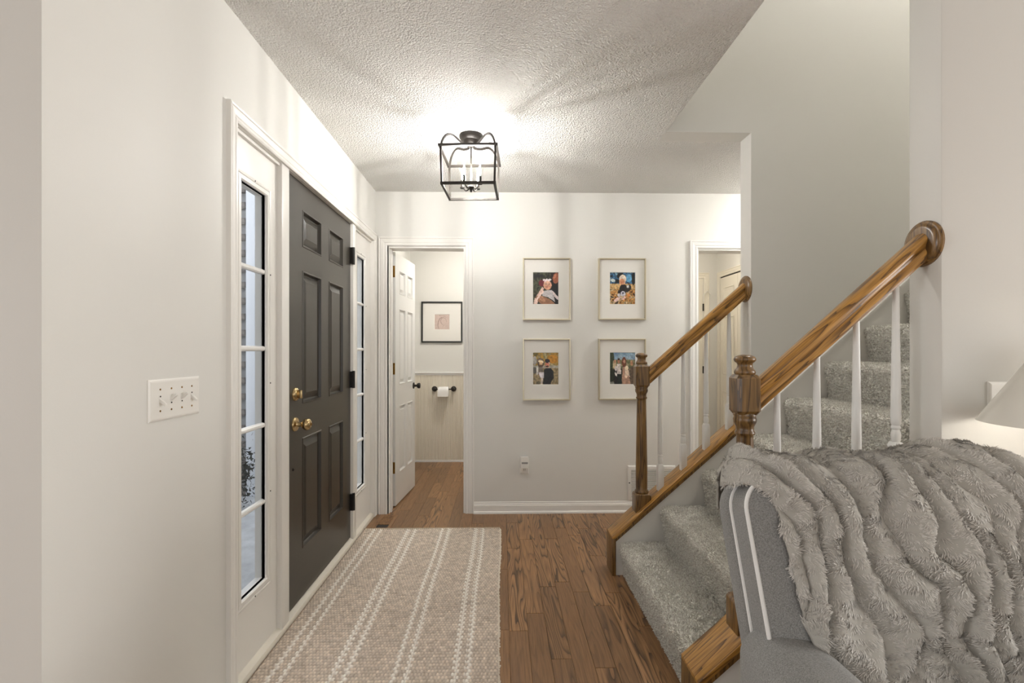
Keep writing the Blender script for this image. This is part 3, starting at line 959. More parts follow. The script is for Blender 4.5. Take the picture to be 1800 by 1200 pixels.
# ------------------------------------------------------------------ switches, outlet, grilles
sp = thing('light_switch', (XW, 1.447, 1.04), 'white four-gang toggle switch plate beside the front door', 'light switch')
MB().rectloft((XW, 1.337, 1.039), Y_, Z_, X_, .221, .116, [(0, 0), (0, .003), (.004, .006), (.008, .007)]).build('plate', PLASTIC, sp)
for i in range(4):
    y = 1.337 + .0415 + i * .046
    up = 1 if i in (1, 2) else -1
    zc = 1.097
    h = MB().prism([(XW + .0068, zc - .006), (XW + .0068, zc + .006), (XW + .024, zc + up * .013 + .003), (XW + .024, zc + up * .013 - .003)], 1, y - .0045, y + .0045)
    h.build('toggle', PLASTIC, sp, bevel=.0008)
    MB().box(XW + .0065, XW + .0076, y - .006, y + .006, zc - .0125, zc + .0125).build('slot', PLASTIC, sp)
    MB().box(XW + .0076, XW + .0079, y - .0025, y + .0025, zc - up * .0105 - .002, zc - up * .0105 + .002).build('slot_gap', HOLE, sp)
    for dz in (-.030, .030):
        MB().lathe([(.0028, .006), (.0028, .0078), (.001, .0082)], (XW, y, zc + dz), 0, 10).build('screw', BRASSD, sp)
sp = thing('light_switch', (1.562, YN0, 1.013), 'white single toggle switch plate half hidden by the lamp shade', 'light switch')
MB().rectloft((1.526, YN0, 1.013), X_, Z_, -Y_, .074, .124, [(0, 0), (0, .003), (.004, .006), (.008, .007)]).build('plate', PLASTIC, sp)
MB().prism([(YN0 - .0068, 1.069), (YN0 - .0068, 1.081), (YN0 - .024, 1.065), (YN0 - .024, 1.059)], 0, 1.5585, 1.5675).build('toggle', PLASTIC, sp)
MB().box(1.5565, 1.5695, YN0 - .0078, YN0 - .0065, 1.062, 1.088).build('slot', PLASTIC, sp)
for dz in (-.03, .03):
    MB().lathe([(.0028, -.006), (.0028, -.0078), (.001, -.0082)], (1.563, YN0, 1.075 + dz), 1, 10).build('screw', BRASSD, sp)

ot = thing('wall_outlet', (.171, YB, .294), 'white wall outlet plate low on the back wall', 'outlet')
MB().rectloft((.136, YB, .296), X_, Z_, -Y_, .071, .116, [(0, 0), (0, .003), (.004, .005), (.007, .006)]).build('plate', PLASTIC, ot)
o_ = MB().rectloft((.157, YB - .006, .315), X_, Z_, -Y_, .030, .030, [(0, 0), (.002, .002)])
o_.build('receptacle', PLASTIC, ot)
for dx in (-.006, .006):
    MB().box(.172 + dx - .001, .172 + dx + .001, YB - .0085, YB - .0075, .325, .336).build('slot', HOLE, ot)
af = thing('plug_in_freshener', (.171, YB, .36), 'white plug-in air freshener on the wall outlet', 'air freshener')
f_ = MB().loft([[(.171 + a * k_, YB - .007 - d, z) for a, d in ((-.034, 0), (.034, 0), (.034, .03), (.026, .044), (-.026, .044), (-.034, .03))] for k_, z in ((.92, .350), (1, .356), (1, .40), (.96, .425), (.85, .432))])
f_.build('body', PLASTIC, af, smooth=True, angle=50)
MB().box(.150, .196, YB - .0525, YB - .0505, .383, .396).build('vent_slot', mat('grey_plastic', srgb(150, 147, 144), .5), af)

gr = thing('return_air_grille', (1.13, YB, .083), 'white louvred return air grille behind the far newel post', 'air grille')
gx0, gx1, gz0, gz1 = .963, 1.330, .090, .355
MB().rectloft((gx0, YB, gz0), X_, Z_, -Y_, gx1 - gx0, gz1 - gz0, [(0, 0), (0, .004), (.006, .008), (.024, .009), (.028, .004), (.028, -.002)], cap=False).build('frame', TRIM, gr)
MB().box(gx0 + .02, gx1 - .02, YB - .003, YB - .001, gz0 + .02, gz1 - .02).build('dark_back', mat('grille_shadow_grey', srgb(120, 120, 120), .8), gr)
for xm in (1.075, 1.19):
    MB().box(xm - .008, xm + .008, YB - .010, YB - .002, gz0 + .025, gz1 - .025).build('divider', TRIM, gr)
lv = MB()
z = gz0 + .034
while z < gz1 - .03:
    lv.prism([(YB - .002, z + .006), (YB - .010, z), (YB - .0095, z - .0015), (YB - .002, z + .004)], 0, gx0 + .026, gx1 - .026)
    z += .0105
tag(lv.build('louvers', TRIM, gr), kind='stuff')
MB().lathe([(.005, -.008), (.005, -.011), (.001, -.012)], (gx0 + .012, YB, .225), 1, 10).build('screw', HOLE, gr)

fv = thing('floor_vent', (-.80, 3.56, 0), 'flush oak floor vent between rug and bathroom doorway', 'floor vent')
va = (-.90, -.775, 3.40, 3.68)
for (a, b2, c_, d_) in ((va[0], va[0] + .022, va[2], va[3]), (va[1] - .022, va[1], va[2], va[3]), (va[0] + .022, va[1] - .022, va[3] - .022, va[3]), (va[0] + .022, va[1] - .022, va[2], va[2] + .022), (va[0] + .022, va[1] - .022, 3.485, 3.50)):
    MB().box(a, b2, c_, d_, .0, .0045).build('rail', VENTW, fv)
MB().box(va[0] + .02, va[1] - .02, va[2] + .02, va[3] - .02, .0, .0015).build('grate_back', HOLE, fv)
for i in range(6):
    y = 3.508 + i * .0262
    MB().box(va[0] + .022, va[1] - .022, y, y + .021, .0, .0035).build('slat', VENTW, fv)

# ------------------------------------------------------------------ rug
rx0, rx1, ry0, ry1 = -.944, -.012, 1.22, 3.385
nx, ny = 234, 542
u = np.linspace(rx0, rx1, nx)
v = np.linspace(ry0, ry1, ny)
U, V = np.meshgrid(u, v)
# twill weave: chunky diagonal knots in rows
pitch_x, pitch_y = .0140, .0185
row = np.floor(V / pitch_y)
ph = U / pitch_x + row * .5
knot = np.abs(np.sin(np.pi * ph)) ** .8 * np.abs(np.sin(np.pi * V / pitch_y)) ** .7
Zr = .006 + .0065 * knot + .004 * (vnoise(U * 5, V * 5, 3) - .5)
edge = np.minimum(np.minimum(U - rx0, rx1 - U), np.minimum(V - ry0, ry1 - V))
Zr *= np.clip(edge / .008, 0.35, 1)
Xr = U + .0045 * (vnoise(V * 30, U * 0 + 1, 2) - .5) * (np.clip(1 - (rx1 - U) / .05, 0, 1)) * 2 + .01 * (vnoise(V * 2.2, U * 0, 8) - .5) * np.clip((U - rx0) / .5, 0, 1)
Yr = V + .006 * (vnoise(U * 25, V * 0 + 4, 6) - .5) * np.clip(1 - (ry1 - V) / .04, 0, 1)
base = np.array(srgb(227, 214, 198)[:3])
base2 = np.array(srgb(197, 181, 163)[:3])
cream = np.array(srgb(248, 241, 230)[:3])
nz = vnoise(U * 190, V * 120, 1)[..., None]
col = base * nz + base2 * (1 - nz)
strand = (vnoise(ph * 1.0, row * 1.7, 5))[..., None]
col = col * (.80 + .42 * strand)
for xc in (-.85, -.617, -.386, -.155):
    for dx in (-.024, .024):
        jag = .0045 * np.sign(np.sin(np.pi * V / pitch_y + .4))
        mk = np.abs(U + jag - (xc + dx)) < .0088
        col[mk] = cream * (.92 + .2 * nz[mk])
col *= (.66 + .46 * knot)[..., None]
ii = np.arange(nx * ny).reshape(ny, nx)
fs = np.stack([ii[:-1, :-1].ravel(), ii[:-1, 1:].ravel(), ii[1:, 1:].ravel(), ii[1:, :-1].ravel()], 1)
rug = thing('area_rug', (-.48, 2.3, 0), 'beige woven jute rug with paired cream stripes', 'rug')
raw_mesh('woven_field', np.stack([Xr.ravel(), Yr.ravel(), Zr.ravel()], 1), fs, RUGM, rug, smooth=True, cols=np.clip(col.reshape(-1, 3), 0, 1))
MB().box(rx0 + .002, rx1 - .004, ry0 + .003, ry1 - .004, .0006, .003).build('backing', mat('rug_backing', srgb(150, 130, 104), .9), rug)
# binding along the far end and short yarn ends along the right edge
bd = MB().tube([(rx0 + (rx1 - rx0) * i / 40, ry1 + .002 * math.sin(i * 2.1), .008) for i in range(41)], .006, 6)
bd.build('end_binding', mat('jute_binding', srgb(196, 180, 158), .9, bump=(300, .6, .003)), rug, smooth=True)
sv, sf = [], []
rs = np.random.RandomState(2)
for y in np.arange(ry0, ry1, .011):
    L = .006 + rs.rand() * .006
    x = rx1 - .004 + .01 * (vnoise(y * 2.2, 0, 8) - .5)
    k0 = len(sv)
    w_ = .0042
    dy = rs.normal(0, .002)
    sv += [(x, y - w_, .002), (x, y + w_, .002), (x + L, y + w_ * .7 + dy, .002), (x + L, y - w_ * .7 + dy, .002), (x, y, .009), (x + L, y + dy, .006)]
    sf += [(k0, k0 + 3, k0 + 5, k0 + 4), (k0 + 1, k0 + 4, k0 + 5, k0 + 2), (k0 + 2, k0 + 5, k0 + 3, k0 + 3)]
sf = [f for f in sf if len(set(f)) == 4]
tag(raw_mesh('yarn_edge', sv, sf, mat('jute_yarn', srgb(222, 212, 196), .9), rug), kind='stuff')

# ------------------------------------------------------------------ ceiling lantern
LX, LY = -.172, 2.75
lt = thing('lantern_light', (0, 0, 0), 'dark metal open-cage lantern light on the foyer ceiling', 'ceiling light')
zt_, zb_ = 2.328, 2.128
st, sb = .152, .141
lc = MB().lathe([(.066, 0), (.066, -.012), (.058, -.024), (.045, -.03), (.042, -.04), (.030, -.052), (.020, -.062), (.006, -.066)], (0, 0, ZC), 2, 28)
lc.build('canopy', BRONZE, lt, smooth=True)


def frame4(name, s, z, r):
    for k in range(4):
        a = [(-s, -s), (s, -s), (s, s), (-s, s)]
        p, q = a[k], a[(k + 1) % 4]
        d = Vector((q[0] - p[0], q[1] - p[1], 0)).normalized() * r * .8
        MB().tube([Vector((p[0], p[1], z)) - d, Vector((q[0], q[1], z)) + d], r, 4).build(name, BRONZE, lt)


frame4('top_rail', st, zt_, .0085)
frame4('bottom_rail', sb, zb_, .0090)
for k in range(4):
    sx, sy = [(-1, -1), (1, -1), (1, 1), (-1, 1)][k]
    pts = [(sx * sb, sy * sb, zb_), (sx * .146, sy * .146, 2.30)]
    for i in range(1, 9):
        t = i / 8
        a = t * math.pi * .62
        rad = .146 - .052 * (1 - math.cos(a)) - .0 * t
        pts.append((sx * rad, sy * rad, 2.30 + .108 * math.sin(a)))
    e = pts[-1]
    for i in range(1, 6):
        t = i / 5
        r_ = abs(e[0]) * (1 - t) + .014 * t
        zz = e[2] * (1 - t) + 2.376 * t - .006 * math.sin(math.pi * t)
        pts.append((sx * r_, sy * r_, zz))
    MB().tube(pts, .0074, 4).build('cage_arm', BRONZE, lt)
MB().lathe([(.004, 2.39), (.004, 2.16), (.018, 2.158), (.022, 2.15), (.018, 2.142), (.008, 2.138), (.006, 2.126), (.001, 2.122)], (0, 0, 0), 2, 14).build('centre_rod', BRONZE, lt, smooth=True)
for k in range(4):
    a = math.radians(45 + 90 * k + 14)
    cx, sx = math.cos(a), math.sin(a)
    R = .062
    pts = []
    for i in range(9):
        t = i / 8
        rr = .012 + (R - .012) * t
        zz = 2.148 - .016 * math.sin(math.pi * t * .9) + .026 * t * t
        pts.append((cx * rr, sx * rr, zz))
    ar = MB().tube(pts, .0038, 6).build('candle_branch', BRONZE, lt, smooth=True)
    c0 = (cx * R, sx * R, 0)
    MB().lathe([(.013, 2.156), (.014, 2.160), (.0085, 2.163), (.0085, 2.202), (.007, 2.203)], c0, 2, 12).build('candle_sleeve', BRONZE, lt, smooth=True)
    bl = MB().lathe([(.0025, 2.204), (.004, 2.212), (.0048, 2.224), (.0050, 2.232), (.004, 2.25), (.002, 2.264), (.0008, 2.270)], c0, 2, 12)
    tag(bl.build('flame_bulb', BULB, lt, smooth=True), 'lit flame shaped bulb')
lt.location = (LX, LY, 0)
lt.rotation_euler = (0, 0, math.radians(-3))

# ------------------------------------------------------------------ stairs
RUN, N_STEP = .226, 14


def nose_x(n):
    return .65 + RUN * (n - 1)


def tread_z(n):
    return .18 + .1975 * (n - 1)


stairs = thing('staircase', (.65, 2.15, 0), 'carpeted stairs climbing to the right between two railings', 'stairs')
SY0, SY1 = YN1 + .004, YF0 - .004
ST = np.random.RandomState(12)


def tufts(n, profile, dens, length, width):
    """short bent yarn blades along a step profile"""
    P = np.array(profile)
    seg = np.diff(P, axis=0)
    ln = np.hypot(seg[:, 0], seg[:, 1])
    tot = ln.sum()
    N = int(dens * tot * (SY1 - SY0))
    s = ST.rand(N) * tot
    cum = np.concatenate([[0], np.cumsum(ln)])
    i = np.clip(np.searchsorted(cum, s) - 1, 0, len(ln) - 1)
    f = (s - cum[i]) / ln[i]
    pos2 = P[i] + seg[i] * f[:, None]
    nrm2 = np.stack([-seg[i][:, 1], seg[i][:, 0]], 1) / ln[i][:, None]
    y = SY0 + .002 + ST.rand(N) * (SY1 - SY0 - .004)
    p = np.stack([pos2[:, 0], y, pos2[:, 1]], 1)
    nv = np.stack([nrm2[:, 0], np.zeros(N), nrm2[:, 1]], 1)
    lean = np.stack([vnoise(y * 22, s * 22, 1) - .5, vnoise(y * 22, s * 22, 2) - .5, vnoise(y * 22, s * 22, 3) - .5], 1) * 1.6 + ST.normal(0, .35, (N, 3))
    d = nv + lean * .75
    d /= np.linalg.norm(d, axis=1)[:, None]
    w = np.cross(d, ST.normal(0, 1, (N, 3)))
    w /= np.linalg.norm(w, axis=1)[:, None]
    L = (length * (.7 + .6 * ST.rand(N)))[:, None]
    W = width * (.7 + .6 * ST.rand(N))[:, None]
    a = p - w * W - nv * .001
    b2 = p + w * W - nv * .001
    m1 = p + d * L * .75 + w * W * .8
    m0 = p + d * L * .75 - w * W * .8
    tip = p + d * L
    vs = np.stack([a, b2, m1, m0], 1).reshape(-1, 3)
    k = np.arange(N)[:, None] * 4
    return vs, k + np.array([[0, 1, 2, 3]])


for n in range(1, N_STEP + 1):
    xn, z1 = nose_x(n), tread_z(n)
    z0 = 0 if n == 1 else tread_z(n - 1) - .002
    xr = xn + .022
    xb = nose_x(n + 1) + .03
    R = .02
    front = [(xr, z0), (xr - .004, z0 + .08), (xn + .003, z1 - .055)]
    for i in range(0, 7):
        a = math.pi - (math.pi / 2) * i / 6
        front.append((xn + .028 + .028 * math.cos(a), z1 - .028 + .028 * math.sin(a)))
    front += [(xn + .12, z1 + .001), (xb, z1)]
    poly = front + [(xb, z0)]
    st_ = MB().prism([(a, b2) for a, b2 in poly], 1, SY0, SY1).build('step', CARPET, stairs, smooth=True, angle=50)
    if n <= 8:
        dens = 62000 if n <= 3 else 42000
        vs, fs = tufts(n, front[:-1] + [(nose_x(n + 1) + .02, z1)], dens, .010, .0017)
        tag(raw_mesh('carpet_pile', vs, fs, CARPET, st_), kind='stuff')

CAP0 = .605
struct(MB().box(nose_x(15) + .03, 4.6, YN1, YF0, 2.5, tread_z(14)), 'floor_upper', CARPET, 'carpeted landing at the top of the stairs', 'landing')
SL = .87


def cap_z(x):
    return .212 + SL * (x - CAP0)


def knee(y0, y1, name, label):
    w_ = MB().prism([(CAP0 + .022, 0), (CAP0 + .022, cap_z(CAP0 + .022) - .025), (X0, cap_z(X0) - .025), (X0, 0)], 1, y0, y1)
    return struct(w_, name, PAINT, label, 'wall')


knee(YF0, YF1, 'wall_knee_far', 'low sloping wall under the far railing')
knee(YN0, YN1, 'wall_knee_near', 'low sloping wall under the near railing')
# skirt board on the tall wall beside the upper steps
sk = MB().prism([(X0 + .0, .856), (X0 + .0, .45), (3.7, 2.495), (3.7, 2.903)], 1, YF0 - .014, YF0)
sk.prism([(X0 + .0, .868), (X0 + .0, .852), (3.7, 2.899), (3.7, 2.915)], 1, YF0 - .024, YF0)
struct(sk, 'trim_6', TRIM, 'white skirt board rising along the stairs on the tall wall', 'trim')


def railing(y0, y1, name, label):
    yc = (y0 + y1) / 2
    t = thing(name, (CAP0, yc, 0), label, 'stair railing', 'oak stair railings')
    ov = .011
    # cap board on the slope, with a small moulding under each edge
    cp = [(CAP0, cap_z(CAP0)), (X0, cap_z(X0)), (X0, cap_z(X0) - .026), (CAP0 + .02, cap_z(CAP0 + .02) - .026), (CAP0 + .0, cap_z(CAP0) - .012)]
    cap = MB().prism(cp, 1, y0 - ov, y1 + ov).build('cap_board', OAKR, t, bevel=.003)
    for ya, yb in ((y0 - .008, y0), (y1, y1 + .008)):
        MB().prism([(CAP0 + .022, cap_z(CAP0 + .022) - .024), (X0, cap_z(X0) - .024), (X0, cap_z(X0) - .044), (CAP0 + .022, cap_z(CAP0 + .022) - .044)], 1, ya, yb).build('edge_moulding', OAKZ, cap)
    MB().box(CAP0, CAP0 + .022, y0 - ov, y1 + ov, 0, cap_z(CAP0) - .008).build('end_board', OAKZ, t, bevel=.003)
    # newel post: square base, turned shaft, chamfered block, turned finial
    nxp = .787
    hw = .043
    zb0 = cap_z(nxp - hw)
    pst = MB()
    for k_ in (0,):
        pst.prism([(nxp - hw, zb0 - .004), (nxp + hw, cap_z(nxp + hw) - .004), (nxp + hw, .425), (nxp + hw * .8, .436), (nxp - hw * .8, .436), (nxp - hw, .425)], 1, yc - hw, yc + hw)
    np_ = pst.build('newel_post', OAKZ, t, bevel=.004)
    sh_ = MB().lathe([(.030, .430), (.037, .436), (.039, .444), (.036, .452), (.0315, .456), (.0325, .48), (.0325, .56), (.030, .72), (.0265, .90), (.0255, .955), (.0255, .962), (.030, .966), (.031, .972), (.027, .978), (.0275, .990), (.034, 1.004), (.0355, 1.014), (.033, 1.022), (.036, 1.028), (.032, 1.036)], (nxp, yc, 0), 2, 28)
    sh_.build('turned_shaft', OAKZ, np_, smooth=True, angle=60)
    oct_ = lambda s, z: [(nxp + a * s, yc + b2 * s, z) for a, b2 in ((-1, -.72), (-.72, -1), (.72, -1), (1, -.72), (1, .72), (.72, 1), (-.72, 1), (-1, .72))]
    MB().loft([oct_(.030, 1.030), oct_(.0385, 1.042), oct_(.0385, 1.146), oct_(.030, 1.158)]).build('block', OAKZ, np_, smooth=True, angle=25)
    fn = MB().lathe([(.028, 1.156), (.031, 1.160), (.0325, 1.166), (.030, 1.172), (.0245, 1.180), (.0225, 1.188), (.0245, 1.195), (.030, 1.199), (.0335, 1.204), (.0335, 1.209), (.030, 1.215), (.022, 1.2195), (.010, 1.222), (.002, 1.2225)], (nxp, yc, 0), 2, 28)
    fn.build('finial', OAKZ, np_, smooth=True, angle=60)
    # handrail: moulded section swept up the slope
    xa, xb = nxp + .034, X0 - .016
    rz = lambda x: 1.162 + .885 * (x - .85)
    sec = [(-.026, -.080), (.026, -.080), (.029, -.072), (.029, -.055), (.024, -.046), (.026, -.036), (.031, -.026), (.031, -.016), (.025, -.006), (.014, -.001), (0, 0), (-.014, -.001), (-.025, -.006), (-.031, -.016), (-.031, -.026), (-.026, -.036), (-.024, -.046), (-.029, -.055), (-.029, -.072)]
    hr = MB().loft([[(x, yc + a, rz(x) + b2 * 1.15) for a, b2 in sec] for x in (xa, xb)])
    hr.build('handrail', OAKR, t, smooth=True, angle=35)
    zr = rz(X0) - .048
    MB().lathe([(.074, 0), (.074, -.006), (.070, -.010), (.066, -.011), (.062, -.015), (.054, -.018), (.050, -.018), (.002, -.018)], (X0, yc, zr), 0, 36).build('rosette', OAKZ, t, smooth=True, angle=30)
    for i in range(4):
        x = .893 + .1305 * i
        zb1, zt1 = cap_z(x), rz(x) - .088
        hb = .0165
        bz = zb1 + .135
        bb = MB().prism([(x - hb, cap_z(x - hb) - .002), (x + hb, cap_z(x + hb) - .002), (x + hb, bz - .012), (x + hb * .6, bz), (x - hb * .6, bz), (x - hb, bz - .012)], 1, yc - hb, yc + hb)
        bl = bb.build('baluster', WHITE, t, bevel=.0015)
        z = bz
        pr = [(.010, z - .002), (.012, z + .002), (.0135, z + .012), (.0145, z + .024), (.012, z + .036), (.0105, z + .040), (.0135, z + .044), (.0135, z + .049), (.0105, z + .053), (.0135, z + .058), (.0145, z + .075), (.0140, z + .16), (.0085, zt1 + .012)]
        MB().lathe(pr, (x, yc, 0), 2, 16).build('turned_spindle', WHITE, bl, smooth=True, angle=50)
    return t


railing(YF0, YF1, 'stair_railing', 'far oak stair railing with white balusters near the framed photos')
railing(YN0, YN1, 'stair_railing', 'near oak stair railing with white balusters behind the armchair')

# ------------------------------------------------------------------ armchair
ac = thing('armchair', (.97, .95, 0), 'grey tweed armchair with white piping under the fur throw', 'armchair')


def rr_outline(x0, x1, z0, z1, r, inset, n=7):
    """rounded rectangle, counter-clockwise"""
    x0, x1, z0, z1 = x0 + inset, x1 - inset, z0 + inset, z1 - inset
    r = max(r - inset, .004)
    pts = []
    for cx, cz, a0 in ((x1 - r, z0 + r, -90), (x1 - r, z1 - r, 0), (x0 + r, z1 - r, 90), (x0 + r, z0 + r, 180)):
        for i in range(n):
            a = math.radians(a0 + 90 * i / (n - 1))
            pts.append((cx + r * math.cos(a), cz + r * math.sin(a)))
    return pts


# the back leans: local (x, w up the back, d depth to the rear)
LEAN = math.radians(15)
BO = Vector((0, 1.005, .50))
BU = Vector((0, math.sin(LEAN), math.cos(LEAN)))
BD = Vector((0, math.cos(LEAN), -math.sin(LEAN)))


def bk(x, w_, d_):
    x += (.026 if x < .96 else -.026) * min(1.2, max(0.0, 1 - w_ / .455)) * min(1.0, abs(x - .96) / .3)   # narrower at the bottom
    return tuple(Vector((x, 0, 0)) + BO + BU * w_ + BD * d_)


bx0, bx1, bh = .556, 1.36, .455


def pillow(x0, x1, w0, w1, r, d0, d1, rnd, bulge0, bulge1):
    rings = []
    for ins, dd in ((.16, -bulge0), (.10, -bulge0 * .85), (.05, -bulge0 * .5), (.02, -bulge0 * .12)):
        rings.append([bk(a, b2, d0 + dd) for a, b2 in rr_outline(x0, x1, w0, w1, r, ins)])
    for i in range(4):
        a = math.pi / 2 * i / 3
        rings.append([bk(p, q, d0 + rnd * (1 - math.sin(a))) for p, q in rr_outline(x0, x1, w0, w1, r, rnd * (1 - math.cos(math.pi / 2 - a)) if i else rnd)][:])
    rings = rings[:4]
    for i in range(5):
        a = math.pi / 2 * i / 4
        rings.append([bk(p, q, d0 + rnd * (1 - math.cos(a))) for p, q in rr_outline(x0, x1, w0, w1, r, rnd * (1 - math.sin(a)))])
    for i in range(5):
        a = math.pi / 2 * i / 4
        rings.append([bk(p, q, d1 - rnd * (1 - math.sin(a))) for p, q in rr_outline(x0, x1, w0, w1, r, rnd * (1 - math.cos(a)))])
    rings.append([bk(a, b2, d1 + bulge1) for a, b2 in rr_outline(x0, x1, w0, w1, r, .1)])
    return rings


bc = MB().loft(pillow(bx0, bx1, 0, bh, .075, 0, .085, .008, .022, 0)).build('back_cushion', FABRIC, ac, smooth=True, angle=50)
for d_ in (.004, .081):
    ol = rr_outline(bx0, bx1, 0, bh, .075, .0, 12)
    pts = [bk(a, b2, d_) for a, b2 in ol]
    MB().tube(pts + pts[:1], .0048, 8).build('piping', PIPING, bc, smooth=True)
MB().loft(pillow(bx0 - .004, bx1 + .004, -.12, bh + .004, .085, .086, .165, .03, 0, .01)).build('back_frame', FABRIC, ac, smooth=True, angle=50)


def arm(x0, x1):
    rings = []
    secs = [(1.115, .5), (1.108, .75), (1.085, .92), (1.05, 1), (.9, 1.02), (.6, 1.02), (.40, 1), (.345, .9), (.325, .7), (.32, .5)]
    for y, k_ in secs:
        cx, hw_ = (x0 + x1) / 2, (x1 - x0) / 2
        ztop, zbot = .622, .20
        hh = (ztop - zbot) / 2
        ring = []
        for a, b2 in rr_outline(cx - hw_ * (.4 + .6 * k_ if k_ < 1 else k_), cx + hw_ * (.4 + .6 * k_ if k_ < 1 else k_), zbot, zbot + 2 * hh * (.78 + .22 * k_), .07 * min(k_, 1), 0, 8):
            ring.append((a, y, b2))
        rings.append(ring)
    return MB().loft(rings)


arm(.532, .705).build('arm', FABRIC, ac, smooth=True, angle=60)
arm(1.245, 1.43).build('arm', FABRIC, ac, smooth=True, angle=60)
rings = []
for y, k_ in ((1.06, .8), (1.05, 1), (.42, 1), (.36, .92), (.34, .7)):
    rings.append([(a, y, b2) for a, b2 in rr_outline(.708, 1.242, .30, .30 + .16 * (.7 + .3 * k_), .05 * k_, 0)])
MB().loft(rings).build('seat_cushion', FABRIC, ac, smooth=True, angle=60)
MB().box(.56, 1.39, .36, 1.12, .09, .30).build('base', FABRIC, ac, bevel=.02)
for x in (.60, 1.35):
    for y in (.40, 1.08):
        MB().lathe([(.022, 0), (.026, .04), (.03, .10)], (x, y, 0), 2, 12).build('leg', OAKZ, ac, smooth=True)

# ------------------------------------------------------------------ fur throw
# path over the back, in (y, z): up the rear, over the top, down the front, out over the seat
key = [(1.322, .80), (1.320, .85), (1.310, .895), (1.280, .932), (1.235, .948), (1.175, .948), (1.128, .930), (1.102, .885), (1.078, .80), (1.052, .70), (1.026, .60), (1.000, .52), (.95, .485), (.86, .478), (.72, .476), (.55, .474)]
key = np.array(key)
ts = np.linspace(0, len(key) - 1, 420)


def catmull(K, t):
    i = np.clip(np.floor(t).astype(int), 0, len(K) - 2)
    f = (t - i)[:, None]
    p0, p1, p2, p3 = K[np.maximum(i - 1, 0)], K[i], K[i + 1], K[np.minimum(i + 2, len(K) - 1)]
    return .5 * ((2 * p1) + (-p0 + p2) * f + (2 * p0 - 5 * p1 + 4 * p2 - p3) * f ** 2 + (-p0 + 3 * p1 - 3 * p2 + p3) * f ** 3)


pa = catmull(key, ts)
dl = np.concatenate([[0], np.cumsum(np.hypot(*np.diff(pa, axis=0).T))])
NS, NT = 330, 300
sl = np.linspace(0, dl[-1], NS)
py_, pz_ = np.interp(sl, dl, pa[:, 0]), np.interp(sl, dl, pa[:, 1])
ty, tz = np.gradient(py_), np.gradient(pz_)
ll = np.hypot(ty, tz)
ty, tz = ty / ll, tz / ll
nyv, nzv = tz, -ty          # outward: to the rear when climbing, up on top, to the camera when falling
S_, Tt = np.meshgrid(sl, np.linspace(0, 1, NT), indexing='ij')
s_top = np.interp(1.0, [0, 1], [0, 0]) + sl[np.argmax(pz_)]
sd = sl - s_top              # distance past the crest
xl = np.interp(sd, [-.08, .0, .07, .12, .25, .36, .44, .6, .9], [.60, .548, .572, .615, .628, .640, .664, .70, .72])
xl = xl + .010 * (vnoise(sd * 14, sd * 0, 4) - .5)
xr_ = np.full_like(sl, 1.415)
Xb = xl[:, None] + (xr_ - xl)[:, None] * Tt
D = np.broadcast_to(sd[:, None], Xb.shape)
wx = .085 * (vnoise(Xb * 4.6, D * 4.4, 1) - .5) * 2 + .040 * (vnoise(Xb * 12, D * 12, 2) - .5) * 2
lam = .064
q = (Xb + wx - .10 * D) / lam
rid = 1 - np.abs(np.sin(np.pi * q))
rid = 1 - rid ** 1.2
amp = .12 + 1.35 * vnoise(Xb * 12, D * 9.5, 3)
big = .014 * (vnoise(Xb * 6, D * 3, 6) - .3)
cross_ = vnoise(Xb * 26 + 2.5 * vnoise(Xb * 14, D * 14, 9), D * 62, 7)
wr = .0055 * (1 - np.abs(2 * cross_ - 1)) * rid
Hh = .005 + .026 * rid * amp + big + wr
cut = np.clip(Tt / .02, 0, 1) * np.clip((1 - Tt) / .02, 0, 1)
Hh = Hh * (.45 + .55 * cut)
Hh = np.maximum(Hh, .004)
PX = Xb.copy()
PY = py_[:, None] + nyv[:, None] * Hh
PZ = pz_[:, None] + nzv[:, None] * Hh
topw = np.clip((pz_[:, None] - .60) / .25, 0, 1)
dr = np.clip(Xb - 1.17, 0, 1)
PZ -= topw * (dr * .12 + 1.6 * dr ** 2)
dlft = np.clip(.612 - Xb, 0, 1)
PZ -= topw * (17.0 * dlft ** 2)
PZ += topw * .018 * np.clip((Xb - .95) / .25, 0, 1) * np.clip((1.34 - Xb) / .1, 0, 1)
PX += .012 * (vnoise(Xb * 10, D * 10, 12) - .5)
VB = np.stack([PX, PY, PZ], -1)
ii = np.arange(NS * NT).reshape(NS, NT)
fs = np.stack([ii[:-1, :-1].ravel(), ii[:-1, 1:].ravel(), ii[1:, 1:].ravel(), ii[1:, :-1].ravel()], 1)
th_ = thing('throw_blanket', (.97, 1.15, .97), 'grey ruched faux fur throw draped over the armchair back', 'blanket')
clo = raw_mesh('cloth', VB.reshape(-1, 3), fs, FURBASE, th_, smooth=True)
sm = clo.modifiers.new('thickness', 'SOLIDIFY')
sm.thickness = .006
sm.offset = 1 if False else -1
# fur strands
gS = np.gradient(VB, axis=0)
gT = np.gradient(VB, axis=1)
Nn = np.cross(gS, gT)
Nn /= np.linalg.norm(Nn, axis=2)[..., None]
ref = np.stack([np.zeros(NS), nyv, nzv], 1)[:, None, :]
if (Nn * ref).sum() < 0:
    Nn = -Nn
gSn = gS / np.linalg.norm(gS, axis=2)[..., None]
gTn = gT / np.linalg.norm(gT, axis=2)[..., None]
NF = 260000
rs = np.random.RandomState(21)
# most strands where the camera can look: the crest and the front
fi = rs.rand(NF) ** .95 * (NS - 1.001)
fj = rs.rand(NF) * (NT - 1.001)
i0, j0 = fi.astype(int), fj.astype(int)
af_, bf = (fi - i0)[:, None], (fj - j0)[:, None]


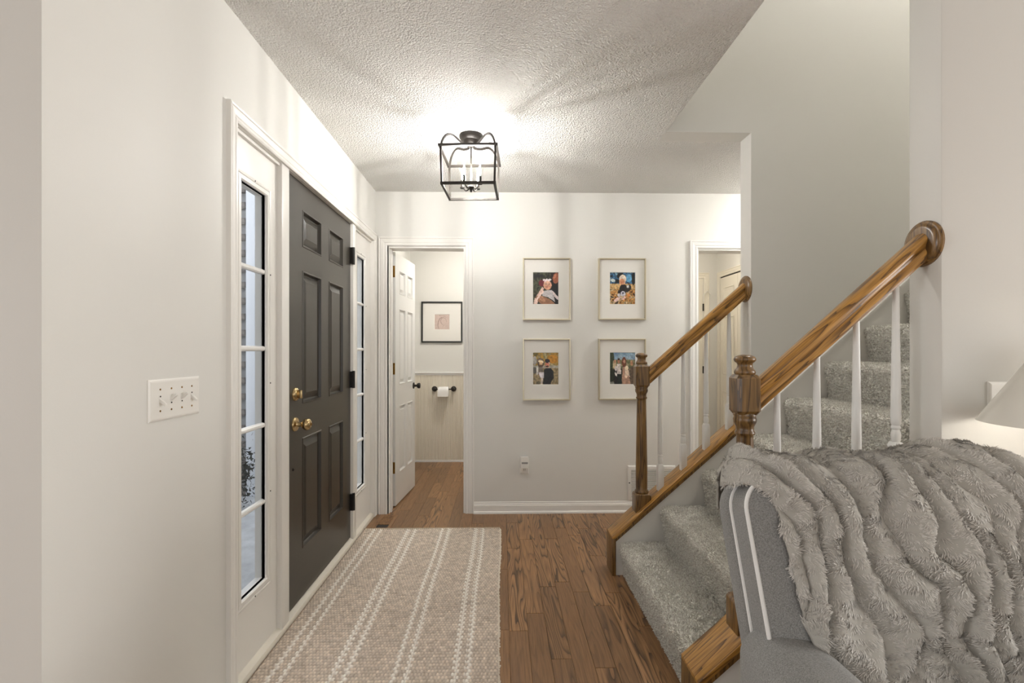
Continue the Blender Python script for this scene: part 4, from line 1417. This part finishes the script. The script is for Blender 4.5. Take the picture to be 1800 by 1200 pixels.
def samp(A):
    return (A[i0, j0] * (1 - af_) + A[i0 + 1, j0] * af_) * (1 - bf) + (A[i0, j0 + 1] * (1 - af_) + A[i0 + 1, j0 + 1] * af_) * bf


p, nv, sv_, tv = samp(VB), samp(Nn), samp(gSn), samp(gTn)
xx, dd = samp(Xb[..., None])[:, 0], samp(np.ascontiguousarray(D)[..., None])[:, 0]
ang = (vnoise(xx * 26, dd * 26, 14) - .5) * 5.2 + (vnoise(xx * 70, dd * 70, 15) - .5) * 2.2 + rs.normal(0, .16, NF)
comb = sv_ * np.cos(ang)[:, None] + tv * np.sin(ang)[:, None]
lift = .55 + .45 * vnoise(xx * 60, dd * 60, 16)[:, None]
d = comb + nv * lift
d /= np.linalg.norm(d, axis=1)[:, None]
side = np.cross(nv, comb)
side /= np.linalg.norm(side, axis=1)[:, None]
L = (.013 * (.65 + .7 * rs.rand(NF)))[:, None]
W = (.00115 * (.7 + .7 * rs.rand(NF)))[:, None]
mid = p + d * L * .55
tip = p + d * L * .75 + comb * L * .38
a, b2 = p - side * W, p + side * W
m0, m1 = mid - side * W * .9, mid + side * W * .9
vs = np.stack([a, b2, m1, m0, tip - side * W * .25, tip + side * W * .25], 1).reshape(-1, 3)
k = np.arange(NF)[:, None] * 6
fs = np.concatenate([k + np.array([[0, 1, 2, 3]]), k + np.array([[3, 2, 5, 4]])])
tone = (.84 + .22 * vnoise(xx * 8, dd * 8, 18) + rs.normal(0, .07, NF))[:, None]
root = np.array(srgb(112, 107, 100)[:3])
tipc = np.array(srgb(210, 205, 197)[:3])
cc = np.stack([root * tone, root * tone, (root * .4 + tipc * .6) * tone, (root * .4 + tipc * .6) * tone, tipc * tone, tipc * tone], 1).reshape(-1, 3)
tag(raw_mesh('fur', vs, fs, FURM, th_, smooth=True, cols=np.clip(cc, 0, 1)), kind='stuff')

# ------------------------------------------------------------------ side table and lamp
TX, TY = 1.70, 1.255
tt = thing('side_table', (TX, TY, 0), 'small dark wood side table beside the armchair', 'side table')
MB().box(TX - .22, TX + .22, TY - .22, TY + .20, .58, .605).build('table_top', OAKZ, tt, bevel=.004)
MB().box(TX - .19, TX + .19, TY - .19, TY + .17, .50, .58).build('apron', OAKZ, tt)
for dx in (-.185, .185):
    for dy in (-.185, .165):
        MB().box(TX + dx - .018, TX + dx + .018, TY + dy - .018, TY + dy + .018, 0, .58).build('leg', OAKZ, tt)
lx, ly = 1.552, 1.275
lamp = thing('table_lamp', (lx, ly, .605), 'lit table lamp with a wide off-white cone shade', 'lamp')
MB().lathe([(.055, .605), (.06, .612), (.03, .63), (.05, .68), (.07, .75), (.06, .83), (.03, .88), (.014, .90), (.012, .98)], (lx, ly, 0), 2, 24).build('base', CERAMIC, lamp, smooth=True)
MB().tube([(lx, ly, .97), (lx, ly, 1.075)], .006).build('stem', BRASS, lamp)
z0, z1, r0, r1 = 1.036, 1.256, .207, .075
MB().lathe([(r0, z0), (r0 + .002, z0 - .003), (r0 - .004, z0), (r1 - .004, z1), (r1, z1 + .002), (r1, z1), (r0, z0)], (lx, ly, 0), 2, 56, cap=False).build('shade', SHADE, lamp, smooth=True, angle=50)
MB().lathe([(.012, 1.07), (.016, 1.085), (.028, 1.11), (.030, 1.13), (.022, 1.15), (.004, 1.158)], (lx, ly, 0), 2, 16).build('bulb', BULB2, lamp, smooth=True)
MB().tube([(lx - r1, ly, z1), (lx, ly, z1), (lx + r1, ly, z1)], .003).build('spider', BRASS, lamp)

# ------------------------------------------------------------------ invented living room windows around the fill lights
for nm, (ax, a0, a1, b0, b1, pl) in {'window_3': ('x', -1.8, 2.0, .6, 2.3, -3.55), 'window_4': ('y', -1.1, .8, .72, 2.2, -5.26), 'window_5': ('y', -.6, 1.3, .72, 2.2, 5.26)}.items():
    t = thing(nm, ((a0 + a1) / 2 if ax == 'x' else pl, pl if ax == 'x' else (a0 + a1) / 2, b0), 'unseen white framed window added to hold the fill light', 'window', kind='structure')
    for k in range(4):
        aa = a0 + (a1 - a0 - .05) * k / 3
        (MB().box(aa, aa + .05, pl - .02, pl + .02, b0, b1) if ax == 'x' else MB().box(pl - .02, pl + .02, aa, aa + .05, b0, b1)).build('stile', WHITE, t)
    for zz in (b0, b1 - .05):
        (MB().box(a0, a1, pl - .02, pl + .02, zz, zz + .05) if ax == 'x' else MB().box(pl - .02, pl + .02, a0, a1, zz, zz + .05)).build('rail', WHITE, t)
